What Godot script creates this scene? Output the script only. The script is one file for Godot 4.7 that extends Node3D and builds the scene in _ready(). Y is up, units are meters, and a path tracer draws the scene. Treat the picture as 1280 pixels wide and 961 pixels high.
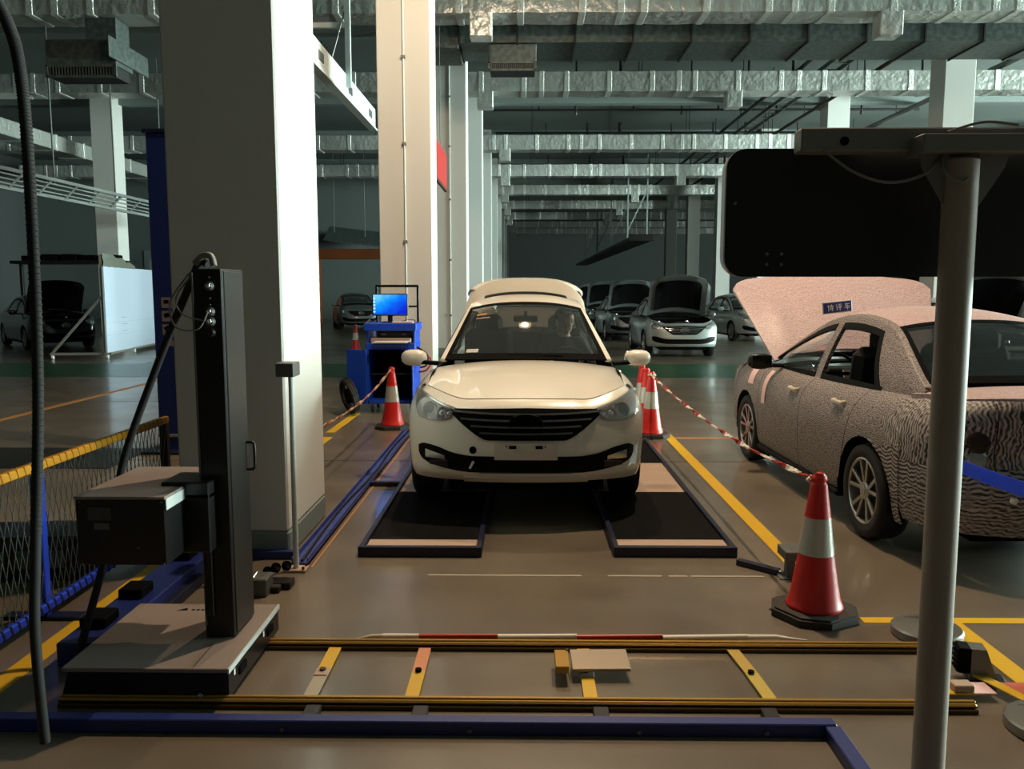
extends Node3D
# A car-plant inspection hall: x to the right, y up, the hall runs away along -z; metres.

var taken := {}
var M := {}

func _ready():
	set_camera_and_light()
	make_materials()
	build_shell()
	build_columns()
	build_lamps()
	build_ducts()
	build_ceiling_services()
	build_white_car()
	build_driver()
	build_wrapped_car()
	build_parked_cars()
	build_tester()
	build_target_frame()
	build_floor_rails()
	build_platforms()
	build_cones_and_tapes()
	build_workstation()
	build_left_bay()
	build_small_things()

# ---------------------------------------------------------------- camera, sky, lights, exposure
func set_camera_and_light():
	var c := Camera3D.new()
	c.name = "camera"
	c.fov = 49.18
	c.near = 0.05
	c.far = 250.0
	c.position = Vector3(0, 1.65, 0)
	c.rotation_degrees = Vector3(-6.439, 0.813, 0)
	add_child(c)
	c.current = true
	var e := Environment.new()
	e.background_mode = Environment.BG_SKY
	var sm := ProceduralSkyMaterial.new()
	sm.sky_top_color = Color(0.45, 0.55, 0.62)
	sm.sky_horizon_color = Color(0.75, 0.8, 0.82)
	sm.ground_bottom_color = Color(0.3, 0.3, 0.3)
	sm.ground_horizon_color = Color(0.6, 0.62, 0.62)
	var sky := Sky.new()
	sky.sky_material = sm
	e.sky = sky
	e.tonemap_mode = Environment.TONE_MAPPER_LINEAR
	e.tonemap_exposure = 1.0
	e.sdfgi_enabled = true
	e.ssao_enabled = true
	e.ssil_enabled = true
	var w := WorldEnvironment.new()
	w.name = "surroundings"
	w.environment = e
	add_child(w)
	# daylight through the frosted window bands of the right-hand wall
	for k in WINDOWS.size():
		var a := AreaLight3D.new()
		a.name = "window_light"
		a.area_size = Vector2(4.6, 4.4)
		a.area_normalize_energy = false
		a.light_color = Color(0.90, 1.0, 0.97)
		a.light_energy = WINDOW_LIGHT * (1.0 if k < 4 else 0.24)
		a.area_range = 120.0
		a.area_attenuation = 2.0
		a.shadow_enabled = true
		a.position = Vector3(X1 - 0.35, 4.2, WINDOWS[k])
		a.rotation_degrees = Vector3(0, 90, 0)
		add_child(a, true)

const WINDOWS := [-9.0, -14.2, -19.4, -24.6, -60.0]
const WINDOW_LIGHT := 50.0
const LAMP_LIGHT := 36.0

# ---------------------------------------------------------------- helpers
func numbered(n: String) -> String:
	if not taken.has(n):
		taken[n] = 0
		return n
	taken[n] += 1
	return "%s_%03d" % [n, taken[n]]

func tag(o, label := "", category := "", group := "", kind := ""):
	if label: o.set_meta("label", label)
	if category: o.set_meta("category", category)
	if group: o.set_meta("group", group)
	if kind: o.set_meta("kind", kind)
	return o

func thing(called, label, category, at := Vector3.ZERO, turn := 0.0, group := ""):
	var o := Node3D.new()
	o.name = numbered(called)
	o.position = at
	o.rotation.y = turn
	add_child(o)
	return tag(o, label, category, group)

func obj(called, st, m, parent = null, at := Vector3.ZERO, smooth_done := false):
	var o := MeshInstance3D.new()
	if st is SurfaceTool:
		if not smooth_done:
			st.generate_normals()
		o.mesh = st.commit()
	else:
		o.mesh = st
	o.material_override = m
	o.position = at
	if parent == null:
		o.name = numbered(called)
		add_child(o)
	else:
		o.name = called
		parent.add_child(o, true)
	return o

func node(called, parent, at := Vector3.ZERO):
	var o := Node3D.new()
	o.name = called
	o.position = at
	parent.add_child(o, true)
	return o

func struct(called, st, m):
	var o = obj(called, st, m)
	o.set_meta("kind", "structure")
	return o

func flat() -> SurfaceTool:
	var st := SurfaceTool.new()
	st.begin(Mesh.PRIMITIVE_TRIANGLES)
	st.set_smooth_group(-1)
	return st

func soft() -> SurfaceTool:
	var st := SurfaceTool.new()
	st.begin(Mesh.PRIMITIVE_TRIANGLES)
	st.set_smooth_group(0)
	return st

func face(st: SurfaceTool, p: Array, n: Vector3):
	# a convex face, wound so that it looks along n
	var q := p
	if (p[0] - p[2]).cross(p[0] - p[1]).dot(n) < 0.0:
		q = p.duplicate()
		q.reverse()
	for k in range(1, q.size() - 1):
		if (q[k] - q[0]).cross(q[k + 1] - q[0]).length_squared() < 1e-16:
			continue
		st.add_vertex(q[0]); st.add_vertex(q[k]); st.add_vertex(q[k + 1])

func box(st: SurfaceTool, c: Vector3, s: Vector3, bevel := 0.0, b := Basis()):
	var h := s * 0.5
	var r := minf(bevel, minf(h.x, minf(h.y, h.z)) * 0.9)
	if r <= 0.0:
		for ax in 3:
			for sg in [-1.0, 1.0]:
				var n := Vector3.ZERO; n[ax] = sg
				var u := Vector3.ZERO; u[(ax + 1) % 3] = h[(ax + 1) % 3]
				var v := Vector3.ZERO; v[(ax + 2) % 3] = h[(ax + 2) % 3]
				var o := n * h[ax]
				face(st, [c + b * (o - u - v), c + b * (o + u - v), c + b * (o + u + v), c + b * (o - u + v)], b * n)
		return
	var P := {}
	for i in 8:
		var sg := Vector3(1 if i & 1 else -1, 1 if i & 2 else -1, 1 if i & 4 else -1)
		for ax in 3:
			var q := Vector3(h.x - r, h.y - r, h.z - r)
			q[ax] = h[ax]
			P[i * 3 + ax] = c + b * (q * sg)
	for ax in 3:
		var ua := 1 << ((ax + 1) % 3)
		var va := 1 << ((ax + 2) % 3)
		for sgn in 2:
			var k: int = (1 << ax) * sgn
			var n := Vector3.ZERO; n[ax] = 1 if sgn else -1
			face(st, [P[k * 3 + ax], P[(k | ua) * 3 + ax], P[(k | ua | va) * 3 + ax], P[(k | va) * 3 + ax]], b * n)
		for su in 2:
			for sv in 2:  # edges along ax
				var k2: int = ua * su + va * sv
				var k3: int = k2 | (1 << ax)
				var a1 := (ax + 1) % 3
				var a2 := (ax + 2) % 3
				var n2 := Vector3.ZERO
				n2[a1] = 1 if su else -1
				n2[a2] = 1 if sv else -1
				face(st, [P[k2 * 3 + a1], P[k3 * 3 + a1], P[k3 * 3 + a2], P[k2 * 3 + a2]], b * n2)
	for i in 8:
		var sg2 := Vector3(1 if i & 1 else -1, 1 if i & 2 else -1, 1 if i & 4 else -1)
		face(st, [P[i * 3], P[i * 3 + 1], P[i * 3 + 2]], b * sg2)

func boxed(c: Vector3, s: Vector3, bevel := 0.0, b := Basis()) -> SurfaceTool:
	var st := flat()
	box(st, c, s, bevel, b)
	return st

func bar(st: SurfaceTool, a: Vector3, b: Vector3, w: float, h: float, up := Vector3.UP, bevel := 0.0):
	# a box from a to b; w across, h along up
	var d := (b - a).normalized()
	var x := up.cross(d)
	if x.length() < 0.01: x = Vector3.RIGHT.cross(d)
	x = x.normalized()
	box(st, (a + b) * 0.5, Vector3(w, h, (b - a).length()), bevel, Basis(x, d.cross(x), d))

func tube(st: SurfaceTool, pts: Array, r, n := 8, caps := true):
	# r: one radius, or an array of one per point
	var rings := []
	var side := Vector3.ZERO
	for i in pts.size():
		var d: Vector3 = (pts[mini(i + 1, pts.size() - 1)] - pts[maxi(i - 1, 0)]).normalized()
		if side == Vector3.ZERO:
			side = d.cross(Vector3.UP if absf(d.y) < 0.9 else Vector3.RIGHT).normalized()
		side = (side - d * side.dot(d)).normalized()
		var up := d.cross(side)
		var rr: float = r[i] if r is Array else r
		var ring := []
		for k in n:
			var a := TAU * k / n
			ring.append(pts[i] + (side * cos(a) + up * sin(a)) * rr)
		rings.append(ring)
	for i in rings.size() - 1:
		var mid: Vector3 = (pts[i] + pts[i + 1]) * 0.5
		for k in n:
			var k2 := (k + 1) % n
			var f: Array = [rings[i][k], rings[i][k2], rings[i + 1][k2], rings[i + 1][k]]
			face(st, f, (f[0] + f[2]) * 0.5 - mid)
	if caps:
		st.set_smooth_group(-1)
		face(st, rings[0], pts[0] - pts[1])
		face(st, rings[-1], pts[-1] - pts[-2])
		st.set_smooth_group(0)

func lathe(st: SurfaceTool, prof: Array, n := 24, xf := Transform3D(), creases := true):
	# prof: Vector2(r, y) listed so that the outside lies to the right of the way up
	for i in prof.size() - 1:
		var p: Vector2 = prof[i]
		var q: Vector2 = prof[i + 1]
		if p.is_equal_approx(q): continue
		if creases: st.set_smooth_group(i % 30)
		for k in n:
			var a := TAU * k / n
			var b := TAU * (k + 1) / n
			var m := (a + b) * 0.5
			face(st, [xf * Vector3(p.x * cos(a), p.y, p.x * sin(a)), xf * Vector3(q.x * cos(a), q.y, q.x * sin(a)), xf * Vector3(q.x * cos(b), q.y, q.x * sin(b)), xf * Vector3(p.x * cos(b), p.y, p.x * sin(b))], xf.basis * Vector3((q.y - p.y) * cos(m), p.x - q.x, (q.y - p.y) * sin(m)))
	st.set_smooth_group(0)

func prism(st: SurfaceTool, poly: PackedVector2Array, depth: float, xf := Transform3D()):
	# a polygon of the xy plane, drawn out from z = 0 to z = depth
	var area := 0.0
	for i in poly.size():
		area += poly[i].cross(poly[(i + 1) % poly.size()])
	var tri := Geometry2D.triangulate_polygon(poly)
	for k in range(0, tri.size(), 3):
		for e in [0.0, depth]:
			var f := []
			for j in 3:
				f.append(xf * Vector3(poly[tri[k + j]].x, poly[tri[k + j]].y, e))
			face(st, f, xf.basis.z * (-1.0 if e == 0.0 else 1.0) * signf(depth))
	for i in poly.size():
		var a := poly[i]
		var b := poly[(i + 1) % poly.size()]
		var d := b - a
		var n := Vector3(d.y, -d.x, 0) * signf(area)
		face(st, [xf * Vector3(a.x, a.y, 0), xf * Vector3(b.x, b.y, 0), xf * Vector3(b.x, b.y, depth), xf * Vector3(a.x, a.y, depth)], xf.basis * n)

func grid(st: SurfaceTool, rows: Array, away: Vector3):
	# a smooth sheet through rows of points that looks away from the point «away»
	var s := 0.0
	for i in rows.size() - 1:
		for j in rows[i].size() - 1:
			var p0: Vector3 = rows[i][j]
			s += (p0 - rows[i + 1][j + 1]).cross(p0 - rows[i][j + 1]).dot(p0 - away)
	for i in rows.size() - 1:
		for j in rows[i].size() - 1:
			var a: Vector3 = rows[i][j]
			var b: Vector3 = rows[i][j + 1]
			var c: Vector3 = rows[i + 1][j + 1]
			var d: Vector3 = rows[i + 1][j]
			if s < 0.0:
				var t := b; b = d; d = t
			if (b - a).cross(c - a).length_squared() > 1e-18:
				st.add_vertex(a); st.add_vertex(b); st.add_vertex(c)
			if (c - a).cross(d - a).length_squared() > 1e-18:
				st.add_vertex(a); st.add_vertex(c); st.add_vertex(d)

func sheet(nu: int, nv: int, f: Callable) -> Array:
	var rows := []
	for i in nu + 1:
		var row := []
		for j in nv + 1:
			row.append(f.call(float(i) / nu, float(j) / nv))
		rows.append(row)
	return rows

func offset_rows(rows: Array, away: Vector3, t: float) -> Array:
	# the same sheet moved by t along its normals (away from «away» when t > 0)
	var out := []
	var nr := rows.size()
	var nc: int = rows[0].size()
	var s := 0.0
	var N := []
	for i in nr:
		var row := []
		for j in nc:
			var u: Vector3 = rows[mini(i + 1, nr - 1)][j] - rows[maxi(i - 1, 0)][j]
			var v: Vector3 = rows[i][mini(j + 1, nc - 1)] - rows[i][maxi(j - 1, 0)]
			var n := u.cross(v).normalized()
			s += n.dot(rows[i][j] - away)
			row.append(n)
		N.append(row)
	for i in nr:
		var row2 := []
		for j in nc:
			row2.append(rows[i][j] + N[i][j] * (t if s >= 0.0 else -t))
		out.append(row2)
	return out

func slab(st: SurfaceTool, rows: Array, away: Vector3, t: float):
	# a sheet with thickness t behind it and closed rims
	var back := offset_rows(rows, away, -t)
	st.set_smooth_group(1)
	grid(st, rows, away)
	st.set_smooth_group(2)
	var far := Vector3.ZERO
	for r in rows: far += r[0] + r[-1]
	far /= rows.size() * 2.0
	grid(st, back, back[back.size() / 2][back[0].size() / 2] * 2.0 - away)
	st.set_smooth_group(-1)
	var nr := rows.size()
	var nc: int = rows[0].size()
	for i in nr - 1:
		face(st, [rows[i][0], rows[i + 1][0], back[i + 1][0], back[i][0]], rows[i][0] - rows[i][1])
		face(st, [rows[i][nc - 1], rows[i + 1][nc - 1], back[i + 1][nc - 1], back[i][nc - 1]], rows[i][nc - 1] - rows[i][nc - 2])
	for j in nc - 1:
		face(st, [rows[0][j], rows[0][j + 1], back[0][j + 1], back[0][j]], rows[0][j] - rows[1][j])
		face(st, [rows[nr - 1][j], rows[nr - 1][j + 1], back[nr - 1][j + 1], back[nr - 1][j]], rows[nr - 1][j] - rows[nr - 2][j])
	st.set_smooth_group(0)

func ck(keys: Array, x: float) -> float:
	# smooth curve through keys [x0, y0, x1, y1, ...] with rising x
	var n := keys.size() / 2
	if x <= keys[0]: return keys[1]
	if x >= keys[2 * n - 2]: return keys[2 * n - 1]
	var i := 0
	while x > keys[2 * i + 2]: i += 1
	var x0: float = keys[2 * i]
	var x1: float = keys[2 * i + 2]
	var y0: float = keys[2 * i + 1]
	var y1: float = keys[2 * i + 3]
	var h := x1 - x0
	var m := (y1 - y0) / h
	var m0 := m
	var m1 := m
	if i > 0:
		m0 = (y1 - keys[2 * i - 1]) / (x1 - keys[2 * i - 2])
	if i < n - 2:
		m1 = (keys[2 * i + 5] - y0) / (keys[2 * i + 4] - x0)
	var t := (x - x0) / h
	return y0 * (1 + 2 * t) * (1 - t) * (1 - t) + m0 * h * t * (1 - t) * (1 - t) + y1 * t * t * (3 - 2 * t) + m1 * h * t * t * (t - 1)

func spline(pts: Array, per := 6) -> Array:
	var c := Curve3D.new()
	for i in pts.size():
		var tan_: Vector3 = (pts[mini(i + 1, pts.size() - 1)] - pts[maxi(i - 1, 0)]) / 6.0
		c.add_point(pts[i], -tan_, tan_)
	var out := []
	for i in pts.size() - 1:
		for k in per:
			out.append(c.sample(i, float(k) / per))
	out.append(pts[-1])
	return out

func wire(called, pts, r, m, parent = null, n := 6):
	var st := soft()
	tube(st, pts, r, n)
	return obj(called, st, m, parent)

func ball(st: SurfaceTool, c: Vector3, r: float, n := 10):
	var prof := []
	for i in n / 2 + 1:
		var a := -PI / 2 + PI * i / (n / 2)
		prof.append(Vector2(r * cos(a), r * sin(a)))
	lathe(st, prof, n, Transform3D(Basis(), c), false)

func turned(axis_to: Vector3, at := Vector3.ZERO) -> Transform3D:
	# a frame whose y axis points along axis_to
	var y := axis_to.normalized()
	var x := y.cross(Vector3.FORWARD if absf(y.z) < 0.9 else Vector3.UP).normalized()
	return Transform3D(Basis(x, y, x.cross(y)), at)

func copy_of(o, at: Vector3, turn := 0.0, label := ""):
	var c = o.duplicate()
	c.name = numbered(String(o.name).trim_suffix("_001"))
	add_child(c)
	c.position = at
	c.rotation.y = turn
	if label: c.set_meta("label", label)
	return c

# ---------------------------------------------------------------- materials
func mat(c: Color, rough := 0.6, metal := 0.0) -> StandardMaterial3D:
	var m := StandardMaterial3D.new()
	m.albedo_color = c
	m.roughness = rough
	m.metallic = metal
	return m

func noise(freq: float, seed_: int, octaves := 4, kind := FastNoiseLite.TYPE_SIMPLEX_SMOOTH) -> FastNoiseLite:
	var n := FastNoiseLite.new()
	n.noise_type = kind
	n.seed = seed_
	n.frequency = freq
	n.fractal_octaves = octaves
	return n

func noise_tex(freq: float, seed_: int, size := 512, octaves := 4, ramp: Gradient = null, bump := 0.0) -> NoiseTexture2D:
	var t := NoiseTexture2D.new()
	t.width = size
	t.height = size
	t.seamless = true
	t.noise = noise(freq, seed_, octaves)
	if ramp: t.color_ramp = ramp
	if bump > 0.0:
		t.as_normal_map = true
		t.bump_strength = bump
	return t

func ramp(a: Color, b: Color, p := 0.0, q := 1.0) -> Gradient:
	var g := Gradient.new()
	g.set_color(0, a); g.set_color(1, b)
	g.set_offset(0, p); g.set_offset(1, q)
	return g

func tri(m: StandardMaterial3D, scale: float, world := true):
	m.uv1_triplanar = true
	m.uv1_world_triplanar = world
	m.uv1_scale = Vector3.ONE * scale
	return m

func paint(c: Color, rough := 0.25) -> StandardMaterial3D:
	var m := mat(c, rough)
	m.clearcoat_enabled = true
	m.clearcoat = 0.9
	m.clearcoat_roughness = 0.04
	return m

func glass(c: Color, a: float) -> StandardMaterial3D:
	var m := mat(Color(c.r, c.g, c.b, a), 0.02)
	m.transparency = BaseMaterial3D.TRANSPARENCY_ALPHA
	return m

func glow(c: Color, e: float) -> StandardMaterial3D:
	var m := mat(Color(0.02, 0.02, 0.02), 0.4)
	m.emission_enabled = true
	m.emission = c
	m.emission_energy_multiplier = e
	return m

func zebra(size: int, fx: float, fy: float, warp: float, seed_: int) -> ImageTexture:
	# wavy dark stripes on a pale ground, running along x; tiles in both directions
	var n := noise(1.0, seed_, 2)
	var n2 := noise(1.0, seed_ + 7, 1)
	var im := Image.create(size, size, false, Image.FORMAT_L8)
	for y in size:
		var ay := TAU * y / size
		for x in size:
			var ax := TAU * x / size
			# noise on a torus keeps the edges matching
			var a := n.get_noise_3d(cos(ax) * 0.55 * fx + 9.0, sin(ax) * 0.55 * fx, sin(ay) * 0.5 * fx + cos(ay) * 0.35 * fx)
			var b := n2.get_noise_3d(cos(ax) * 1.3 * fx, sin(ax) * 1.3 * fx + 5.0, sin(ay) * 1.6 * fx + cos(ay) * 1.1 * fx)
			var v := sin(ay * fy + a * warp + b * warp * 0.35)
			var k := clampf((v + 0.05) * 3.2, -1.0, 1.0) * 0.5 + 0.5
			im.set_pixel(x, y, Color(k, k, k))
	im.generate_mipmaps()
	return ImageTexture.create_from_image(im)

func tinted(t: ImageTexture, dark: Color, pale: Color) -> ImageTexture:
	var im: Image = t.get_image().duplicate()
	im.clear_mipmaps()
	im.convert(Image.FORMAT_RGB8)
	for y in im.get_height():
		for x in im.get_width():
			im.set_pixel(x, y, dark.lerp(pale, im.get_pixel(x, y).r))
	return ImageTexture.create_from_image(im)

func make_materials():
	var fl := mat(Color(0.435, 0.39, 0.33), 0.22)
	fl.albedo_texture = noise_tex(0.006, 3, 1024, 5, ramp(Color(0.86, 0.86, 0.86), Color(1, 1, 1), 0.2, 0.8))
	fl.roughness = 0.36
	fl.roughness_texture = noise_tex(0.012, 8, 512, 4, ramp(Color(0.8, 0.8, 0.8), Color(1, 1, 1), 0.25, 0.75))
	M.floor = tri(fl, 0.16)
	M.floor.clearcoat_enabled = true
	M.floor.clearcoat = 0.35
	M.floor.clearcoat_roughness = 0.12
	M.wall = mat(Color(0.30, 0.32, 0.32), 0.85)
	M.wall_dado = mat(Color(0.42, 0.47, 0.46), 0.7)
	M.ceiling = mat(Color(0.46, 0.50, 0.49), 0.9)
	M.wall_front = mat(Color(0.14, 0.14, 0.14), 0.9)
	M.column = mat(Color(0.80, 0.80, 0.78), 0.75)
	M.column_base = mat(Color(0.47, 0.51, 0.50), 0.6)
	M.line_yellow = mat(Color(0.80, 0.63, 0.08), 0.45)
	M.line_orange = mat(Color(0.72, 0.50, 0.24), 0.5)
	M.line_white = mat(Color(0.62, 0.58, 0.50), 0.6)
	M.line_green = mat(Color(0.06, 0.27, 0.15), 0.3)
	M.joint = mat(Color(0.12, 0.11, 0.10), 0.8)
	var foil := mat(Color(0.80, 0.81, 0.79), 0.34, 0.55)
	foil.normal_enabled = true
	foil.normal_texture = noise_tex(0.018, 21, 512, 4, null, 9.0)
	foil.normal_scale = 0.45
	M.foil = tri(foil, 0.42)
	M.foil_band = mat(Color(0.90, 0.91, 0.89), 0.3, 0.5)
	M.foil_band.normal_enabled = true
	M.foil_band.normal_texture = foil.normal_texture
	M.foil_band.normal_scale = 1.2
	tri(M.foil_band, 2.2)
	M.zinc = mat(Color(0.34, 0.38, 0.37), 0.55, 0.35)
	M.zinc.albedo_texture = noise_tex(0.02, 31, 512, 3, ramp(Color(0.82, 0.82, 0.82), Color(1, 1, 1), 0.3, 0.7))
	tri(M.zinc, 0.6)
	M.seam = mat(Color(0.10, 0.11, 0.11), 0.7)
	M.pipe_black = mat(Color(0.07, 0.075, 0.075), 0.6)
	M.steel = mat(Color(0.55, 0.55, 0.53), 0.35, 0.8)
	M.steel_dull = mat(Color(0.40, 0.41, 0.40), 0.5, 0.6)
	M.chrome = mat(Color(0.82, 0.82, 0.82), 0.12, 1.0)
	M.white_steel = mat(Color(0.80, 0.83, 0.82), 0.5)
	M.grey_paint = mat(Color(0.47, 0.455, 0.43), 0.5)
	M.pole = mat(Color(0.60, 0.55, 0.50), 0.6)
	M.black_paint = mat(Color(0.016, 0.016, 0.017), 0.38)
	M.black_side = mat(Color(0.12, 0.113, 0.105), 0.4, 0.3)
	M.black_matt = mat(Color(0.018, 0.018, 0.018), 0.85)
	M.black_matt.metallic_specular = 0.2
	M.rubber = mat(Color(0.028, 0.027, 0.026), 0.75)
	M.mat_rubber = mat(Color(0.045, 0.034, 0.024), 0.85)
	M.mat_rubber.metallic_specular = 0.25
	M.mat_rubber.albedo_texture = noise_tex(0.02, 41, 512, 5, ramp(Color(0.6, 0.6, 0.6), Color(1, 1, 1), 0.25, 0.75))
	tri(M.mat_rubber, 0.8)
	M.plate = mat(Color(0.66, 0.57, 0.50), 0.55, 0.1)
	M.cover_grey = mat(Color(0.50, 0.45, 0.42), 0.5)
	M.cover_edge = mat(Color(0.72, 0.75, 0.75), 0.45)
	M.blue_steel = mat(Color(0.085, 0.14, 0.38), 0.42)
	M.blue_dark = mat(Color(0.035, 0.065, 0.17), 0.45)
	M.blue_bright = mat(Color(0.07, 0.24, 0.80), 0.45)
	M.blue_scuffed = mat(Color(0.21, 0.28, 0.58), 0.5)
	M.blue_scuffed.albedo_texture = noise_tex(0.03, 51, 512, 5, ramp(Color(0.75, 0.78, 0.8), Color(1, 1, 1), 0.35, 0.6))
	tri(M.blue_scuffed, 1.5)
	M.brass = mat(Color(0.66, 0.51, 0.23), 0.38, 0.6)
	M.brass_dark = mat(Color(0.30, 0.23, 0.11), 0.5, 0.7)
	M.red = mat(Color(0.74, 0.10, 0.06), 0.4)
	M.red_tape = mat(Color(0.62, 0.09, 0.06), 0.4)
	M.white_tape = mat(Color(0.84, 0.80, 0.74), 0.4)
	M.reflective = mat(Color(0.72, 0.71, 0.67), 0.35, 0.25)
	M.cone_base = mat(Color(0.16, 0.135, 0.11), 0.8)
	M.paper = mat(Color(0.85, 0.83, 0.80), 0.8)
	M.paper_pink = mat(Color(0.84, 0.70, 0.70), 0.8)
	M.white_paint = paint(Color(0.87, 0.84, 0.78), 0.3)
	M.silver_paint = paint(Color(0.55, 0.57, 0.57), 0.3)
	M.dark_paint = paint(Color(0.022, 0.022, 0.024), 0.3)
	M.grey_car = paint(Color(0.30, 0.32, 0.32), 0.3)
	M.dark_trim = mat(Color(0.020, 0.020, 0.020), 0.55)
	M.dark_trim.metallic_specular = 0.22
	M.lamp_tub = mat(Color(0.48, 0.46, 0.44), 0.3, 0.4)
	M.dark_chrome = mat(Color(0.38, 0.375, 0.37), 0.35, 0.6)
	M.interior = mat(Color(0.06, 0.055, 0.05), 0.8)
	M.seat = mat(Color(0.075, 0.07, 0.065), 0.9)
	M.lining = mat(Color(0.20, 0.185, 0.17), 0.9)
	M.windscreen = glass(Color(0.4, 0.43, 0.42), 0.06)
	M.rear_tint = glass(Color(0.06, 0.065, 0.065), 0.55)
	M.window = glass(Color(0.55, 0.60, 0.58), 0.25)
	M.lamp_glass = glass(Color(0.9, 0.9, 0.9), 0.03)
	M.mirror = mat(Color(0.10, 0.11, 0.11), 0.1, 0.6)
	M.rim_silver = mat(Color(0.62, 0.62, 0.61), 0.3, 0.85)
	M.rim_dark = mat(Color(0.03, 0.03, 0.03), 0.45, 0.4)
	M.tyre = mat(Color(0.026, 0.025, 0.024), 0.8)
	M.lens_dark = mat(Color(0.055, 0.058, 0.058), 0.08, 0.3)
	M.reflector = mat(Color(0.75, 0.77, 0.77), 0.18, 0.9)
	var z1 := zebra(1024, 1.9, 26.0, 5.0, 5)
	var z2 := zebra(1024, 5.5, 34.0, 5.5, 9)
	M.zebra = mat(Color(1, 1, 1), 0.55)
	M.zebra.albedo_texture = tinted(z1, Color(0.05, 0.047, 0.047), Color(0.66, 0.62, 0.60))
	tri(M.zebra, 1.5, false)
	M.zebra_up = mat(Color(1, 1, 1), 0.55)
	var im: Image = M.zebra.albedo_texture.get_image().duplicate()
	im.rotate_90(CLOCKWISE)
	M.zebra_up.albedo_texture = ImageTexture.create_from_image(im)
	tri(M.zebra_up, 1.6, false)
	M.fine = mat(Color(1, 1, 1), 0.55)
	M.fine.albedo_texture = tinted(z2, Color(0.15, 0.14, 0.137), Color(0.62, 0.58, 0.565))
	tri(M.fine, 2.0, false)
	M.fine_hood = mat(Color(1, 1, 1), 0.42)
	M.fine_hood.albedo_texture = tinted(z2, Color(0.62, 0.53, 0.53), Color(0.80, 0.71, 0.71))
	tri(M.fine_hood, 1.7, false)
	M.screen_board = mat(Color(0.72, 0.77, 0.84), 0.7)
	M.skin = mat(Color(0.62, 0.44, 0.35), 0.55)
	M.hair = mat(Color(0.025, 0.022, 0.02), 0.7)
	M.cloth = mat(Color(0.16, 0.16, 0.17), 0.9)
	M.orange_frame = mat(Color(0.45, 0.22, 0.06), 0.6)
	M.pane = glow(Color(0.90, 1.0, 0.97), 1.6)
	M.board_red = mat(Color(0.66, 0.13, 0.12), 0.7)
	M.rack = mat(Color(0.50, 0.53, 0.52), 0.6)
	M.blue_cart = mat(Color(0.06, 0.26, 0.72), 0.45)
	M.blue_belt = mat(Color(0.03, 0.30, 0.98), 0.5)

# ---------------------------------------------------------------- the hall
const COL_Z := [-5.53, -13.75, -21.85, -29.95, -38.05, -46.15, -54.25, -62.35, -70.45, -78.55]
const TOP := 8.6
const X0 := -27.0
const X1 := 40.0

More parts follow.
